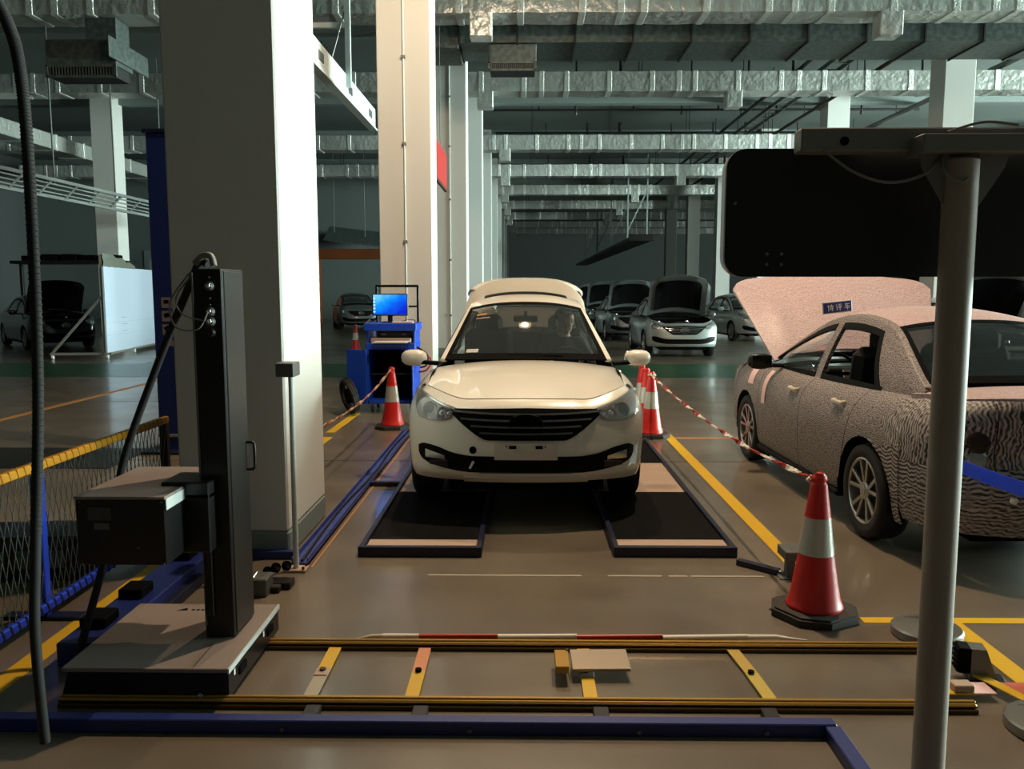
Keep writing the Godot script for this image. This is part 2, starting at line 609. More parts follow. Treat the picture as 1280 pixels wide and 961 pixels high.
func build_shell():
	var fl = struct("floor", boxed(Vector3((X0 + X1) * 0.5, -0.15, -43.5), Vector3(X1 - X0 + 1.0, 0.3, 105.0)), M.floor)
	# painted lines and bands, 2 mm of paint each
	var lines := [
		["line_yellow", 1.634, -7.2, 0.105, 4.75, "painted_line"], ["line_yellow", 2.13, -2.6, 0.10, 3.0, "painted_line"],
		["line_yellow", -2.2, -5.0, 0.105, 8.6, "painted_line"], ["line_orange", -3.2, -7.5, 0.09, 9.0, "painted_line"],
		["line_orange", -6.67, -13.0, 0.11, 14.0, "painted_line"], ["line_orange", -1.268, -7.2, 0.010, 4.7, "painted_line"],
		["line_yellow", -2.25, -10.4, 0.10, 1.6, "painted_line"]]
	for l in lines:
		obj(l[5], boxed(Vector3(l[1], 0.001, l[2]), Vector3(l[3], 0.003, l[4])), M[l[0]], fl)
	for l in [["line_yellow", 4.2, -4.085, 5.0, 0.07], ["line_orange", 4.5, -9.3, 5.7, 0.06], ["line_green", -4.9, -17.25, 43.0, 2.9]]:
		obj("painted_line" if l[0] != "line_green" else "green_walkway", boxed(Vector3(l[1], 0.001, l[2]), Vector3(l[3], 0.002, l[4])), M[l[0]], fl)
	for l in [[-0.555, 0.335], [0.49, 0.80], [0.84, 0.95], [0.97, 1.39]]:
		obj("worn_white_line", boxed(Vector3((l[0] + l[1]) * 0.5, 0.001, -4.725), Vector3(l[1] - l[0], 0.002, 0.022)), M.line_white, fl)
	for x in [-8.5, 6.2]:
		obj("floor_joint", boxed(Vector3(x, 0.0005, -40.0), Vector3(0.012, 0.001, 90.0)), M.joint, fl)
	for z in [-8.0, -12.3, -21.0, -29.0]:
		obj("floor_joint", boxed(Vector3(-4.9, 0.0005, z), Vector3(43.0, 0.001, 0.014)), M.joint, fl)
	struct("ceiling", boxed(Vector3((X0 + X1) * 0.5, TOP + 0.15, -43.5), Vector3(X1 - X0 + 1.0, 0.3, 105.0)), M.ceiling)
	for i in COL_Z.size():
		var st := boxed(Vector3((X0 + X1) * 0.5, TOP - 0.3, COL_Z[i]), Vector3(X1 - X0, 0.6, 0.45), 0.02)
		struct("trim_%d" % (i + 1), st, M.ceiling)
	struct("wall_left", boxed(Vector3(X0 - 0.15, TOP / 2, -43.5), Vector3(0.3, TOP, 105.0)), M.wall)
	struct("wall_back", boxed(Vector3((X0 + X1) * 0.5, TOP / 2, -95.85), Vector3(X1 - X0, TOP, 0.3)), mat(Color(0.66, 0.69, 0.68), 0.9))
	struct("wall_front", boxed(Vector3((X0 + X1) * 0.5, TOP / 2, 8.85), Vector3(X1 - X0, TOP, 0.3)), M.wall_front)
	# a cross wall shuts the left bay
	struct("wall_bay", boxed(Vector3(-15.0, TOP / 2, -46.8), Vector3(24.0, TOP, 0.3)), mat(Color(0.34, 0.37, 0.36), 0.85))
	# a cross wall shuts the right-hand bay beyond its windows
	struct("wall_partition", boxed(Vector3(31.9, TOP / 2, -34.0), Vector3(16.2, TOP, 0.3)), M.wall)
	# right wall: tall frosted windows
	var w := flat()
	var z0 := 9.0
	for k in WINDOWS.size():
		var zc: float = WINDOWS[k]
		var lo := 2.0
		box(w, Vector3(X1 + 0.15, TOP / 2, (z0 + zc + 2.3) * 0.5), Vector3(0.3, TOP, z0 - zc - 2.3))
		box(w, Vector3(X1 + 0.15, lo / 2, zc), Vector3(0.3, lo, 4.6))
		box(w, Vector3(X1 + 0.15, (6.4 + TOP) * 0.5, zc), Vector3(0.3, TOP - 6.4, 4.6))
		z0 = zc - 2.3
	box(w, Vector3(X1 + 0.15, TOP / 2, (z0 - 96.0) * 0.5), Vector3(0.3, TOP, z0 + 96.0))
	struct("wall_right", w, M.wall)
	for k in WINDOWS.size():
		var zc: float = WINDOWS[k]
		var lo := 2.0
		var hh := 6.4 - lo
		var f := flat()
		for s in [-1, 1]:
			box(f, Vector3(X1, lo + hh / 2, zc + 2.26 * s), Vector3(0.1, hh, 0.08))
			box(f, Vector3(X1, lo + hh / 2 + (hh / 2 - 0.04) * s, zc), Vector3(0.1, 0.08, 4.6))
		var win = struct("window_%d" % (k + 1), f, M.white_steel)
		for i in 4:
			for j in 3:
				obj("frosted_pane", boxed(Vector3(X1 + 0.02, lo + hh * (j + 0.5) / 3, zc - 2.3 + 4.6 * (i + 0.5) / 4), Vector3(0.02, hh / 3 - 0.03, 1.12)), M.pane, win)

func build_columns():
	var rows := [[-1.86, "left of the test lane", 10], [10.69, "right of the parked cars", 8], [-14.4, "far left bay", 3]]
	var nth := ["first", "second", "third", "fourth", "fifth", "sixth", "seventh", "eighth", "ninth", "tenth"]
	for r in rows:
		for i in r[2]:
			if r[0] > 0 and i < 2: continue
			if r[0] < -10 and (i < 1): continue
			var z: float = COL_Z[i]
			if r[0] < -10: z = [0.0, -13.75, -29.6][i]
			var lab := "pale square concrete column in the row %s, %s from the camera" % [r[1], nth[i]]
			if r[0] < -10: lab = "pale square concrete column standing in the far left bay" + (" behind the white target board" if i == 2 else ", hidden by the near column")
			if r[0] > -10 and r[0] < 0 and i == 0: lab = "big pale square column behind the headlight tester, its right face blown out by daylight"
			if r[0] > -10 and r[0] < 0 and i == 1: lab = "tall column behind the computer cart, warm front face with a thin conduit"
			if r[0] > 0 and i == 2: lab = "square column above the hanging black board, bright front face and dark left face"
			var c = thing("column", lab, "column", Vector3(r[0], 0, z), 0.0, "square concrete columns")
			var wz := 0.78 if i > 0 else 0.95
			var cwid: float = (0.67 if i == 0 else 0.83) if r[0] > -10 and r[0] < 0 else 0.75
			if r[0] > -10 and r[0] < 0 and i == 0: c.position.x = -1.79
			obj("shaft", boxed(Vector3(0, TOP / 2 + 0.08, 0), Vector3(cwid, TOP - 0.16, wz), 0.012), M.column, c)
			obj("painted_base", boxed(Vector3(0, 0.08, 0), Vector3(cwid + 0.006, 0.16, wz + 0.006), 0.012), M.column_base, c)
			if r[0] > -10 and r[0] < 0 and i in [1, 2]:
				wire("conduit", [Vector3(0.0, 0.1, wz / 2 + 0.016), Vector3(0.0, TOP, wz / 2 + 0.016)], 0.013, M.white_steel, c)
				var cl := flat()
				for y in [1.0, 2.4, 3.9, 5.2, 6.4]:
					box(cl, Vector3(0, y, wz / 2 + 0.02), Vector3(0.07, 0.045, 0.04), 0.005)
				obj("conduit_clip", cl, M.grey_paint, c)

func build_lamps():
	for p in [[Vector3(0.0, 7.75, -10.3), "high bay lamp with a metal reflector hanging over the white car"], [Vector3(1.6, 7.75, -6.7), "high bay lamp with a metal reflector hanging between the two test cars"]]:
		var l = thing("high_bay_lamp", p[1], "lamp", p[0], 0.0, "high bay lamps")
		var st := soft()
		lathe(st, [Vector2(0.24, 0.0), Vector2(0.21, 0.10), Vector2(0.12, 0.22), Vector2(0.09, 0.24)], 28)
		lathe(st, [Vector2(0.082, 0.24), Vector2(0.112, 0.21), Vector2(0.20, 0.09), Vector2(0.232, 0.0)], 28)
		obj("reflector", st, M.steel_dull, l)
		var b := soft()
		lathe(b, [Vector2(0.0, 0.24), Vector2(0.09, 0.24), Vector2(0.10, 0.27), Vector2(0.10, 0.44), Vector2(0.06, 0.48), Vector2(0.0, 0.48)].map(func(v): return v), 20)
		obj("ballast_housing", b, M.grey_paint, l)
		var bulb := soft()
		ball(bulb, Vector3(0, 0.11, 0), 0.085, 14)
		obj("bulb", bulb, glow(Color(1.0, 0.85, 0.65), 120.0), l)
		wire("hanger", [Vector3(0, 0.47, 0), Vector3(0, TOP - p[0].y, 0)], 0.012, M.steel_dull, l)
		var s := SpotLight3D.new()
		s.name = "lamp_light"
		s.position = p[0] + Vector3(0, 0.0, 0)
		s.rotation_degrees = Vector3(-90, 0, 0)
		s.spot_angle = 88.5
		s.spot_angle_attenuation = 0.15
		s.spot_range = 60.0
		s.spot_attenuation = 2.0
		s.light_color = Color(1.0, 0.88, 0.745)
		s.light_energy = LAMP_LIGHT * 0.57 if p[0].x < 1.0 else LAMP_LIGHT * 1.35
		s.light_size = 0.1
		s.shadow_enabled = true
		add_child(s, true)

# ---------------------------------------------------------------- ducts under the ceiling
func duct_section(l: float, h: float, d: float, seed_: int) -> SurfaceTool:
	# one length of foil-wrapped duct along x, slightly slack between its bands; front face at z = 0
	var rng := RandomNumberGenerator.new()
	rng.seed = seed_
	var st := soft()
	var n := 6
	var P := []
	for i in n + 1:
		var x := -l / 2 + l * i / n
		var bulge := 0.012 * sin(PI * i / n)
		var ring := []
		for c in [[0.0, 0.0], [0.0, -0.5], [0.0, -1.0], [-0.5, -1.0], [-1.0, -1.0], [-1.0, 0.0]]:
			var q := Vector3(x, c[1] * h, c[0] * d)
			q += Vector3(0, rng.randf_range(-0.006, 0.006), rng.randf_range(-0.006, 0.006) + (bulge if c[0] == 0.0 else -bulge))
			q.y -= bulge if c[1] == -1.0 else 0.0
			ring.append(q)
		P.append(ring)
	for i in n:
		for k in 6:
			var k2 := (k + 1) % 6
			st.set_smooth_group([1, 1, 2, 2, 3, 4][k])
			var f := [P[i][k], P[i][k2], P[i + 1][k2], P[i + 1][k]]
			face(st, f, (f[0] + f[2]) * 0.5 - Vector3(f[0].x, -h / 2, -d / 2))
	return st

func build_ducts():
	var ords := ["first", "second", "third", "fourth", "fifth", "sixth", "seventh", "eighth", "ninth"]
	var zs := [-17.0, -24.4, -33.0, -40.6, -48.7, -56.6, -65.0, -73.5, -82.0]
	var ys := [7.52, 7.72, 7.52, 7.52, 7.55, 7.5, 7.5, 7.5, 7.5]
	var secs := []
	for k in 3:
		var s = duct_section(1.2, 0.52, 0.75, 60 + k)
		s.generate_normals()
		secs.append(s.commit())
	var band := boxed(Vector3(0, -0.26, -0.375), Vector3(0.14, 0.56, 0.79), 0.01)
	band.generate_normals()
	var bandm := band.commit()
	for k in zs.size():
		var d = thing("air_duct", "silver foil-wrapped air duct across the hall, %s one counted from the camera" % ords[k], "duct", Vector3(0, ys[k], zs[k]), 0.0, "silver ducts across the hall")
		var half: float = 0.64 * absf(zs[k])
		var x := maxf(-half, -24.0) if k < 4 else -3.0
		if k >= 4: x = -2.4
		var i := 0
		while x < minf(half, 24.0):
			obj("duct_section", secs[(i * 7 + k) % 3], M.foil, d, Vector3(x + 0.6, 0, 0))
			obj("sealing_band", bandm, M.foil_band, d, Vector3(x, 0.0, 0))
			if i % 3 == 1:
				obj("sealing_band", bandm, M.foil_band, d, Vector3(x + (0.5 if i % 2 else 0.75), 0.0, 0))
			x += 1.2
			i += 1
		# drops to the outlets
		for dx in ([-0.85, 7.1] if k == 0 else [-1.1, 5.9] if k == 1 else [-0.75, 9.3] if k == 2 else [-0.9, 7.4] if k == 3 else [-1.1, 6.3]):
			obj("branch_drop", boxed(Vector3(dx, -0.72, -0.2), Vector3(0.44, 0.5, 0.42), 0.02), M.foil, d)
		var hang := flat()
		for hx in range(-3 if k >= 4 else -12, 15, 3):
			box(hang, Vector3(hx + 0.3, (TOP - ys[k]) / 2, -0.05), Vector3(0.02, TOP - ys[k], 0.02))
			box(hang, Vector3(hx + 0.3, (TOP - ys[k]) / 2, -0.7), Vector3(0.02, TOP - ys[k], 0.02))
		tag(obj("hanger_rods", hang, M.pipe_black, d), "", "", "", "stuff")
	# bare galvanised duct below and behind the first silver one
	var g = thing("air_duct", "bare galvanised grey-green duct across the hall, just behind the first silver duct", "duct", Vector3(0, 7.12, -18.1), 0.0)
	var xx := -1.35
	var n := 0
	var sec := boxed(Vector3(0, -0.19, -0.72), Vector3(1.16, 0.38, 1.44), 0.004)
	sec.generate_normals()
	var secm := sec.commit()
	var fl := boxed(Vector3(0, -0.19, -0.72), Vector3(0.035, 0.44, 1.50), 0.0)
	fl.generate_normals()
	var flm := fl.commit()
	while xx < 14.0:
		obj("duct_section", secm, M.zinc, g, Vector3(xx + 0.6, 0, 0))
		obj("flange", flm, M.seam, g, Vector3(xx, 0, 0))
		xx += 1.2
		n += 1
	obj("end_box", boxed(Vector3(-1.75, -0.1, -0.72), Vector3(0.75, 0.75, 1.4), 0.01), M.zinc, g)
	# outlet boxes with grilles
	for q in [[Vector3(-0.25, 6.73, -18.16), 1.0, 0.53, "grey air outlet box with a slatted grille under the galvanised duct"], [Vector3(-8.75, 6.55, -17.08), 1.4, 0.72, "large dark air outlet box hanging under the duct at upper left"]]:
		var o = thing("air_outlet", q[3], "air outlet", q[0])
		var w: float = q[1]
		var h: float = q[2]
		obj("box", boxed(Vector3(0, -h * 0.35, -0.35), Vector3(w, h * 0.7, 0.7), 0.01), M.zinc, o)
		var rim := flat()
		for s in [-1, 1]:
			box(rim, Vector3(s * (w / 2 - 0.02), -h * 0.85, 0.02), Vector3(0.05, h * 0.32, 0.05))
			box(rim, Vector3(0, -h * 0.85 + s * h * 0.14, 0.02), Vector3(w, 0.04, 0.05))
		obj("grille_frame", rim, M.zinc, o)
		obj("grille_back", boxed(Vector3(0, -h * 0.85, -0.3), Vector3(w - 0.06, h * 0.3, 0.58)), M.seam, o)
		for i in 22:
			obj("slat", boxed(Vector3(-w / 2 + 0.05 + (w - 0.1) * (i + 0.5) / 22, -h * 0.85, 0.015), Vector3(0.014, h * 0.28, 0.03)), M.zinc, o)
		if w > 1.2:
			obj("neck", boxed(Vector3(0.38, 0.215, -0.35), Vector3(0.62, 0.43, 0.55), 0.01), M.zinc, o)
			obj("side_plate", boxed(Vector3(w / 2 + 0.02, -h * 0.3, -0.5), Vector3(0.04, 0.4, 1.7), 0.01), M.zinc, o)
	# lengthwise ducts of the left bay
	for q in [[-16.3, 6.6, -20.0, -38.0, "foil-wrapped duct running lengthwise down the left bay under the ceiling"]]:
		var d2 = thing("air_duct", q[4], "duct", Vector3(q[0], q[1], q[2]), 0.0)
		var z := 0.0
		while z > q[3] - q[2]:
			var s2 := boxed(Vector3(0, 0, z - 0.9), Vector3(0.9, 0.5, 1.78), 0.02)
			obj("duct_section", s2, M.foil, d2)
			obj("sealing_band", boxed(Vector3(0, 0, z), Vector3(0.94, 0.54, 0.1), 0.01), M.foil_band, d2)
			z -= 1.8

func build_ceiling_services():
	# sprinkler pipes across the hall, with droppers up to the ceiling and heads
	var lab := ["nearest the galvanised duct", "behind the second silver duct", "between the second and third silver ducts", "above the third silver duct", "behind the third silver duct", "behind the fourth silver duct"]
	var zz := [-21.0, -26.6, -28.6, -32.0, -36.2, -44.8]
	for k in 6:
		var p = thing("sprinkler_pipe", "thin black sprinkler pipe across the ceiling, the one %s" % lab[k], "pipe", Vector3(0, 8.24 - 0.06 * (k % 3), zz[k]), 0.0, "sprinkler pipes under the ceiling")
		wire("pipe", [Vector3(-1.2, 0, 0), Vector3(14.5, 0, 0)], 0.045, M.pipe_black, p)
		var x := -0.5 + 0.35 * k
		var i := 0
		while x < 14.0:
			wire("dropper", [Vector3(x, -0.12 if i % 2 else 0.0, 0), Vector3(x, TOP - p.position.y - 0.01, 0)], 0.028 + 0.016 * (i % 3), M.pipe_black, p)
			if i % 2:
				var h := soft()
				ball(h, Vector3(x, -0.14, 0), 0.06, 8)
				obj("sprinkler_head", h, M.steel_dull, p)
			x += 1.35 + 0.4 * ((i * 5 + k) % 3)
			i += 1
	# pipes that run lengthwise over the parked cars
	for k in 4:
		var x2: float = [7.8, 8.7, 10.1, 13.4][k]
		var q = thing("service_pipe", ["dark service pipe running lengthwise over the row of parked cars", "grey cable tray running lengthwise right of the dark pipe", "brownish service pipe running lengthwise beside the right column", "grey lagged pipe running lengthwise right of the near right column"][k], "pipe", Vector3(x2, [7.86, 7.88, 7.9, 7.9][k], -18.5))
		if k == 1:
			var t := flat()
			for s in [-1, 1]:
				box(t, Vector3(0.25 * s, 0, -15), Vector3(0.03, 0.12, 30))
			obj("side_rail", t, M.steel_dull, q)
			for i in 40:
				obj("rung", boxed(Vector3(0, -0.03, -0.4 - 0.74 * i), Vector3(0.5, 0.03, 0.06)), M.steel_dull, q)
		else:
			wire("pipe", [Vector3(0, 0, 0), Vector3(0, 0, -34)], 0.09 if k == 3 else 0.06, [M.pipe_black, M.steel_dull, mat(Color(0.20, 0.09, 0.05), 0.6), M.steel_dull][k], q, 10)
		var hr := flat()
		for i in 8:
			box(hr, Vector3(0.05, (TOP - q.position.y) / 2, -1.0 - 4.0 * i), Vector3(0.025, TOP - q.position.y, 0.025))
		tag(obj("hanger_rods", hr, M.pipe_black, q), "", "", "", "stuff")
	# white lattice rack slung in the left bay, tilted
	var r = thing("hanging_rack", "long white tilted lattice rack slung on rods across the left bay", "rack", Vector3(-11.25, 4.05, -16.0))
	var e1 := Vector3(-0.18, -0.17, 0)
	for i in 5:
		var o := e1 * (1.0 - 0.5 * i)
		var sw := 0.075 if i in [0, 4] else 0.032
		obj("rail" if i in [0, 4] else "inner_rail", boxed(o + Vector3(0, 0, -6.5), Vector3(sw, sw, 13.0)), M.rack, r)
	for i in 12:
		var st := flat()
		bar(st, e1 + Vector3(0, 0, -0.5 - 1.15 * i), -e1 + Vector3(0, 0, -0.5 - 1.15 * i), 0.09, 0.04)
		obj("rung", st, M.rack, r)
	for i in 4:
		wire("hanger_rod", [Vector3(0.1, 0.1, -1.2 - 3.0 * i), Vector3(0.1, TOP - 4.05, -1.2 - 3.0 * i)], 0.02, M.steel_dull, r)
	# white trunking that slopes into view beside the near column
	var t2 = thing("cable_trunking", "white steel cable trunking on hangers, seen beside the bright column face", "trunking", Vector3(-3.2, 5.2, -9.0))
	var bs := flat()
	box(bs, Vector3(0, 0, -4.6), Vector3(0.12, 0.46, 9.2), 0.01)
	obj("channel", bs, M.white_steel, t2)
	obj("lip", boxed(Vector3(0.07, -0.21, -4.6), Vector3(0.08, 0.04, 9.2), 0.005), M.white_steel, t2)
	for z in [-4.4, -6.6, -8.6]:
		obj("junction_plate", boxed(Vector3(0.06, 0.02, z), Vector3(0.03, 0.14, 0.3), 0.005), M.steel_dull, t2)
	for z in [-6.3]:
		var hg := flat()
		box(hg, Vector3(0.1, 1.7, z), Vector3(0.09, 3.4, 0.09))
		box(hg, Vector3(-0.45, 1.05, z), Vector3(1.1, 0.09, 0.09))
		box(hg, Vector3(-0.95, 2.2, z), Vector3(0.09, 2.4, 0.09))
		obj("hanger_frame", hg, M.white_steel, t2)
		wire("stay_rod", [Vector3(0.05, 1.3, z), Vector3(-0.25, 0.1, z + 0.2)], 0.012, M.steel, t2)
	# conveyor slung far down the hall
	var ov = thing("overhead_conveyor", "dark overhead conveyor slung on pale hanger frames far down the hall", "conveyor", Vector3(5.9, 4.2, -43.0))
	obj("track", boxed(Vector3(0, 0, -22.0), Vector3(1.1, 0.22, 44.0), 0.02), M.black_side, ov)
	obj("end_plate", boxed(Vector3(0, 0.05, 0.1), Vector3(1.3, 0.34, 0.12), 0.02), M.black_side, ov)
	for z in [-1.5, -10.0, -20.0, -32.0]:
		for s in [-1.0, 1.0]:
			obj("hanger_leg", boxed(Vector3(0.5 * s, 2.25, z), Vector3(0.07, 4.28, 0.07)), M.rack, ov)
		var dg := flat()
		bar(dg, Vector3(-0.5, 0.5, z), Vector3(0.5, 2.6, z), 0.06, 0.06)
		obj("hanger_brace", dg, M.rack, ov)
	# red sign on the back of the second column
	var b = thing("hanging_sign", "red hanging sign board between the second and third left columns", "sign", Vector3(-1.75, 4.24, -17.0))
	obj("board", boxed(Vector3(0, 0, 0), Vector3(0.05, 0.74, 4.2), 0.01), M.board_red, b)
	obj("lower_edge", boxed(Vector3(0, -0.40, 0), Vector3(0.06, 0.06, 4.2), 0.01), mat(Color(0.25, 0.18, 0.10), 0.6), b)
	for z in [-0.93, 1.6]:
		wire("chain", [Vector3(0, 0.37, z), Vector3(0, TOP - 4.24, z)], 0.008, M.steel_dull, b)

# ---------------------------------------------------------------- saloon cars: x across, y up, nose towards +z, origin on the ground
const ZJ := 1.78
const ZR := -1.72
const WHEEL_R := 0.318
const AXLES := [1.36, -1.27]
const K_TOP := [-1.72, 1.00, -1.3, 0.985, -0.6, 0.965, 0.0, 0.955, 0.6, 0.955, 0.95, 0.965, 1.35, 0.96, 1.78, 0.915]
const K_HALF := [-1.72, 0.845, -1.3, 0.872, -0.6, 0.885, 0.3, 0.885, 0.9, 0.883, 1.36, 0.882, 1.78, 0.862]
const K_PROF := [0.0, 0.835, 0.03, 0.872, 0.09, 0.925, 0.17, 0.965, 0.28, 0.99, 0.42, 1.0, 0.58, 0.998, 0.75, 0.99, 0.9, 0.98, 1.0, 0.95]
const K_NOSE := [0.0, 2.09, 0.05, 2.145, 0.12, 2.18, 0.3, 2.215, 0.5, 2.235, 0.68, 2.25, 0.8, 2.235, 0.9, 2.245, 1.0, 2.19]
const K_TAIL := [0.0, -2.22, 0.05, -2.25, 0.2, -2.235, 0.45, -2.21, 0.55, -2.26, 0.65, -2.30, 0.85, -2.29, 1.0, -2.22]
const K_NOSETOP := [0.0, 0.845, 0.45, 0.842, 0.58, 0.838, 0.70, 0.852, 0.82, 0.880, 0.93, 0.905, 1.0, 0.915]
const K_TAILTOP := [0.0, 1.045, 0.6, 1.04, 0.85, 1.025, 1.0, 1.0]
const K_ROOF := [-1.70, 1.055, -1.55, 1.13, -1.3, 1.275, -1.02, 1.425, -0.8, 1.487, -0.4, 1.525, -0.05, 1.505, 0.2, 1.447, 0.45, 1.335, 0.7, 1.2, 0.98, 1.038]
const SILL := 0.215
const CHIN := 0.285

var roof_up := 0.0

func roof_y(z: float) -> float:
	var y := ck(K_ROOF, z)
	return y + roof_up * clampf((y - 1.04) / 0.4, 0.0, 1.0)

func c_side(z: float, v: float) -> Vector3:
	var yt := ck(K_TOP, z)
	return Vector3(ck(K_HALF, z) * ck(K_PROF, v), yt + (SILL - yt) * v, z)

func c_front(ct: float, v: float) -> Vector3:
	# ct: 1 at the corner, 0 on the centre line, negative on the other side
	var a := acos(clampf(absf(ct), 0.0, 1.0) ** 1.28)
	var yt := ck(K_NOSETOP, absf(ct))
	var yb := lerpf(CHIN, SILL + 0.06, absf(ct) ** 6.0)
	return Vector3(ck(K_HALF, ZJ) * ck(K_PROF, v) * ct, yt + (yb - yt) * v, ZJ + (ck(K_NOSE, v) - ZJ) * sin(a) ** 0.85)

func c_rear(ct: float, v: float) -> Vector3:
	var a := acos(clampf(absf(ct), 0.0, 1.0) ** 1.5)
	var yt := ck(K_TAILTOP, absf(ct))
	var yb := lerpf(0.27, SILL + 0.04, absf(ct) ** 6.0)
	return Vector3(ck(K_HALF, ZR) * ck(K_PROF, v) * ct, yt + (yb - yt) * v, ZR + (ck(K_TAIL, v) - ZR) * sin(a) ** 0.8)

func on_nose(x: float, y: float, tail := false) -> Array:
	# the (ct, v) of the point of nose or tail that stands at this x and y
	var v := 0.5
	var ct := x / 0.86
	for i in 14:
		ct = clampf(x / (ck(K_HALF, ZR if tail else ZJ) * ck(K_PROF, v)), -1.0, 1.0)
		var p := c_rear(ct, 0.0) if tail else c_front(ct, 0.0)
		var q := c_rear(ct, 1.0) if tail else c_front(ct, 1.0)
		v = lerpf(v, clampf((p.y - y) / (p.y - q.y), 0.0, 1.0), 0.7)
	return [ct, v]

func nose_patch(x0: float, x1: float, top: Callable, low: Callable, lift: float, nx := 24, ny := 5, tail := false) -> Array:
	var rows := []
	for i in nx + 1:
		var x := lerpf(x0, x1, float(i) / nx)
		var row := []
		for j in ny + 1:
			var y := lerpf(top.call(x), low.call(x), float(j) / ny)
			var s := on_nose(x, y, tail)
			row.append(c_rear(s[0], s[1]) if tail else c_front(s[0], s[1]))
		rows.append(row)
	return offset_rows(rows, Vector3(0, 0.5, 0), lift)

func nose_piece(called, parent, m, x0, x1, top: Callable, low: Callable, lift := 0.006, depth := 0.02, nx := 24, ny := 5, tail := false):
	var st := soft()
	slab(st, nose_patch(x0, x1, top, low, lift, nx, ny, tail), Vector3(0, 0.5, 0), depth)
	return obj(called, st, m, parent)

func arch_end(z: float, p0: Callable) -> float:
	# where a body line that runs down at z meets the wheel arch
	for zc in AXLES:
		if absf(z - zc) < 0.365:
			for k in 61:
				var v := k / 60.0
				var p: Vector3 = p0.call(v)
				if p.y < WHEEL_R or (p.y - WHEEL_R) ** 2 + (p.z - zc) ** 2 < 0.365 ** 2:
					return maxf(v - 0.5 / 60.0, 0.02)
	return 1.0

func side_panel(sx: float, zt0: float, zb0: float, zt1: float, zb1: float, nz: int, nv: int, inset := 0.0) -> Array:
	var rows := []
	for i in nz + 1:
		var f := float(i) / nz
		var line := func(v): 
			var z := lerpf(lerpf(zt0, zt1, f), lerpf(zb0, zb1, f), v)
			return c_side(z, v)
		var ve := arch_end(lerpf(lerpf(zt0, zt1, f), lerpf(zb0, zb1, f), 0.7), line)
		var row := []
		for j in nv + 1:
			var p: Vector3 = line.call(ve * pow(float(j) / nv, 1.25))
			row.append(Vector3((p.x - inset) * sx, p.y, p.z))
		rows.append(row)
	return rows

func roof_edge(z: float) -> Vector3:
	var yb := ck(K_TOP, z)
	var H := roof_y(z) - yb
	var ye := yb + H * 0.88
	return Vector3(ck(K_HALF, z) * 0.835 - 0.44 * (ye - yb), ye, z)

func c_glass_side(z: float, q: float) -> Vector3:
	# cabin side: q = 0 at the waist, 1 at the roof edge
	var e := roof_edge(z)
	var yb := ck(K_TOP, z)
	return Vector3(lerpf(ck(K_HALF, z) * 0.835, e.x, q) + 0.02 * sin(PI * q) * clampf((e.y - yb) * 4.0, 0.0, 1.0), lerpf(yb, e.y, q), z)

func c_roof(z: float, f: float) -> Vector3:
	# over the top: f = -1 .. 1 between the roof edges
	var e := roof_edge(z)
	return Vector3(e.x * f, e.y + (roof_y(z) - e.y) * (1.0 - absf(f) ** 2.4), z + (0.07 * (1.0 - f * f) if z > 0.0 else -0.05 * (1.0 - f * f) if z < -0.9 else 0.0) * clampf((absf(z + 0.35) - 0.3) * 2.0, 0.0, 1.0))

func make_wheel(parent, at: Vector3, sx: float, rim: Material, face_dark: Material, spokes := 10):
	var w = node("wheel", parent, at)
	var xf := Transform3D(Basis(Vector3(0, 0, 1), Vector3(sx, 0, 0), Vector3(0, sx, 0)), Vector3.ZERO)  # lathe axis to the outside
	var t := soft()
	lathe(t, [Vector2(0.215, -0.10), Vector2(0.285, -0.104), Vector2(0.308, -0.09), Vector2(0.317, -0.06), Vector2(0.318, 0.0), Vector2(0.317, 0.06), Vector2(0.308, 0.09), Vector2(0.285, 0.104), Vector2(0.235, 0.098), Vector2(0.215, 0.085)], 36, xf, false)
	obj("tyre", t, M.tyre, w)
	var d := soft()
	lathe(d, [Vector2(0.216, 0.088), Vector2(0.224, 0.094), Vector2(0.214, 0.098), Vector2(0.205, 0.09), Vector2(0.196, 0.03), Vector2(0.19, 0.0), Vector2(0.0, 0.0)], 36, xf)
	obj("rim", d, rim, w)
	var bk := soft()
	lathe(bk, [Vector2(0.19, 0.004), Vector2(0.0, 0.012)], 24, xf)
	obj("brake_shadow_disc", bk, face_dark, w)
	if spokes > 0:
		for k in spokes:
			var st := flat()
			var a := TAU * (k / 2 + (0.11 if k % 2 else -0.11) * (1.0)) / (spokes / 2) + 0.3
			var a2 := TAU * (k / 2 + (0.2 if k % 2 else -0.2)) / (spokes / 2) + 0.3
			var p := xf * Vector3(0.05 * cos(a), 0.068, 0.05 * sin(a))
			var q := xf * Vector3(0.209 * cos(a2), 0.082, 0.209 * sin(a2))
			bar(st, p, q, 0.024, 0.026, Vector3(sx, 0, 0), 0.004)
			obj("spoke", st, rim, w)
		var h := soft()
		lathe(h, [Vector2(0.062, 0.04), Vector2(0.062, 0.078), Vector2(0.05, 0.088), Vector2(0.034, 0.09), Vector2(0.03, 0.094), Vector2(0.0, 0.096)], 20, xf)
		obj("hub", h, rim, w)
	else:
		for k in 7:
			var st := flat()
			var a := TAU * k / 7
			bar(st, xf * Vector3(0.03 * cos(a), 0.066, 0.03 * sin(a)), xf * Vector3(0.208 * cos(a), 0.084, 0.208 * sin(a)), 0.045, 0.024, Vector3(sx, 0, 0), 0.004)
			obj("spoke", st, rim, w)
	return w

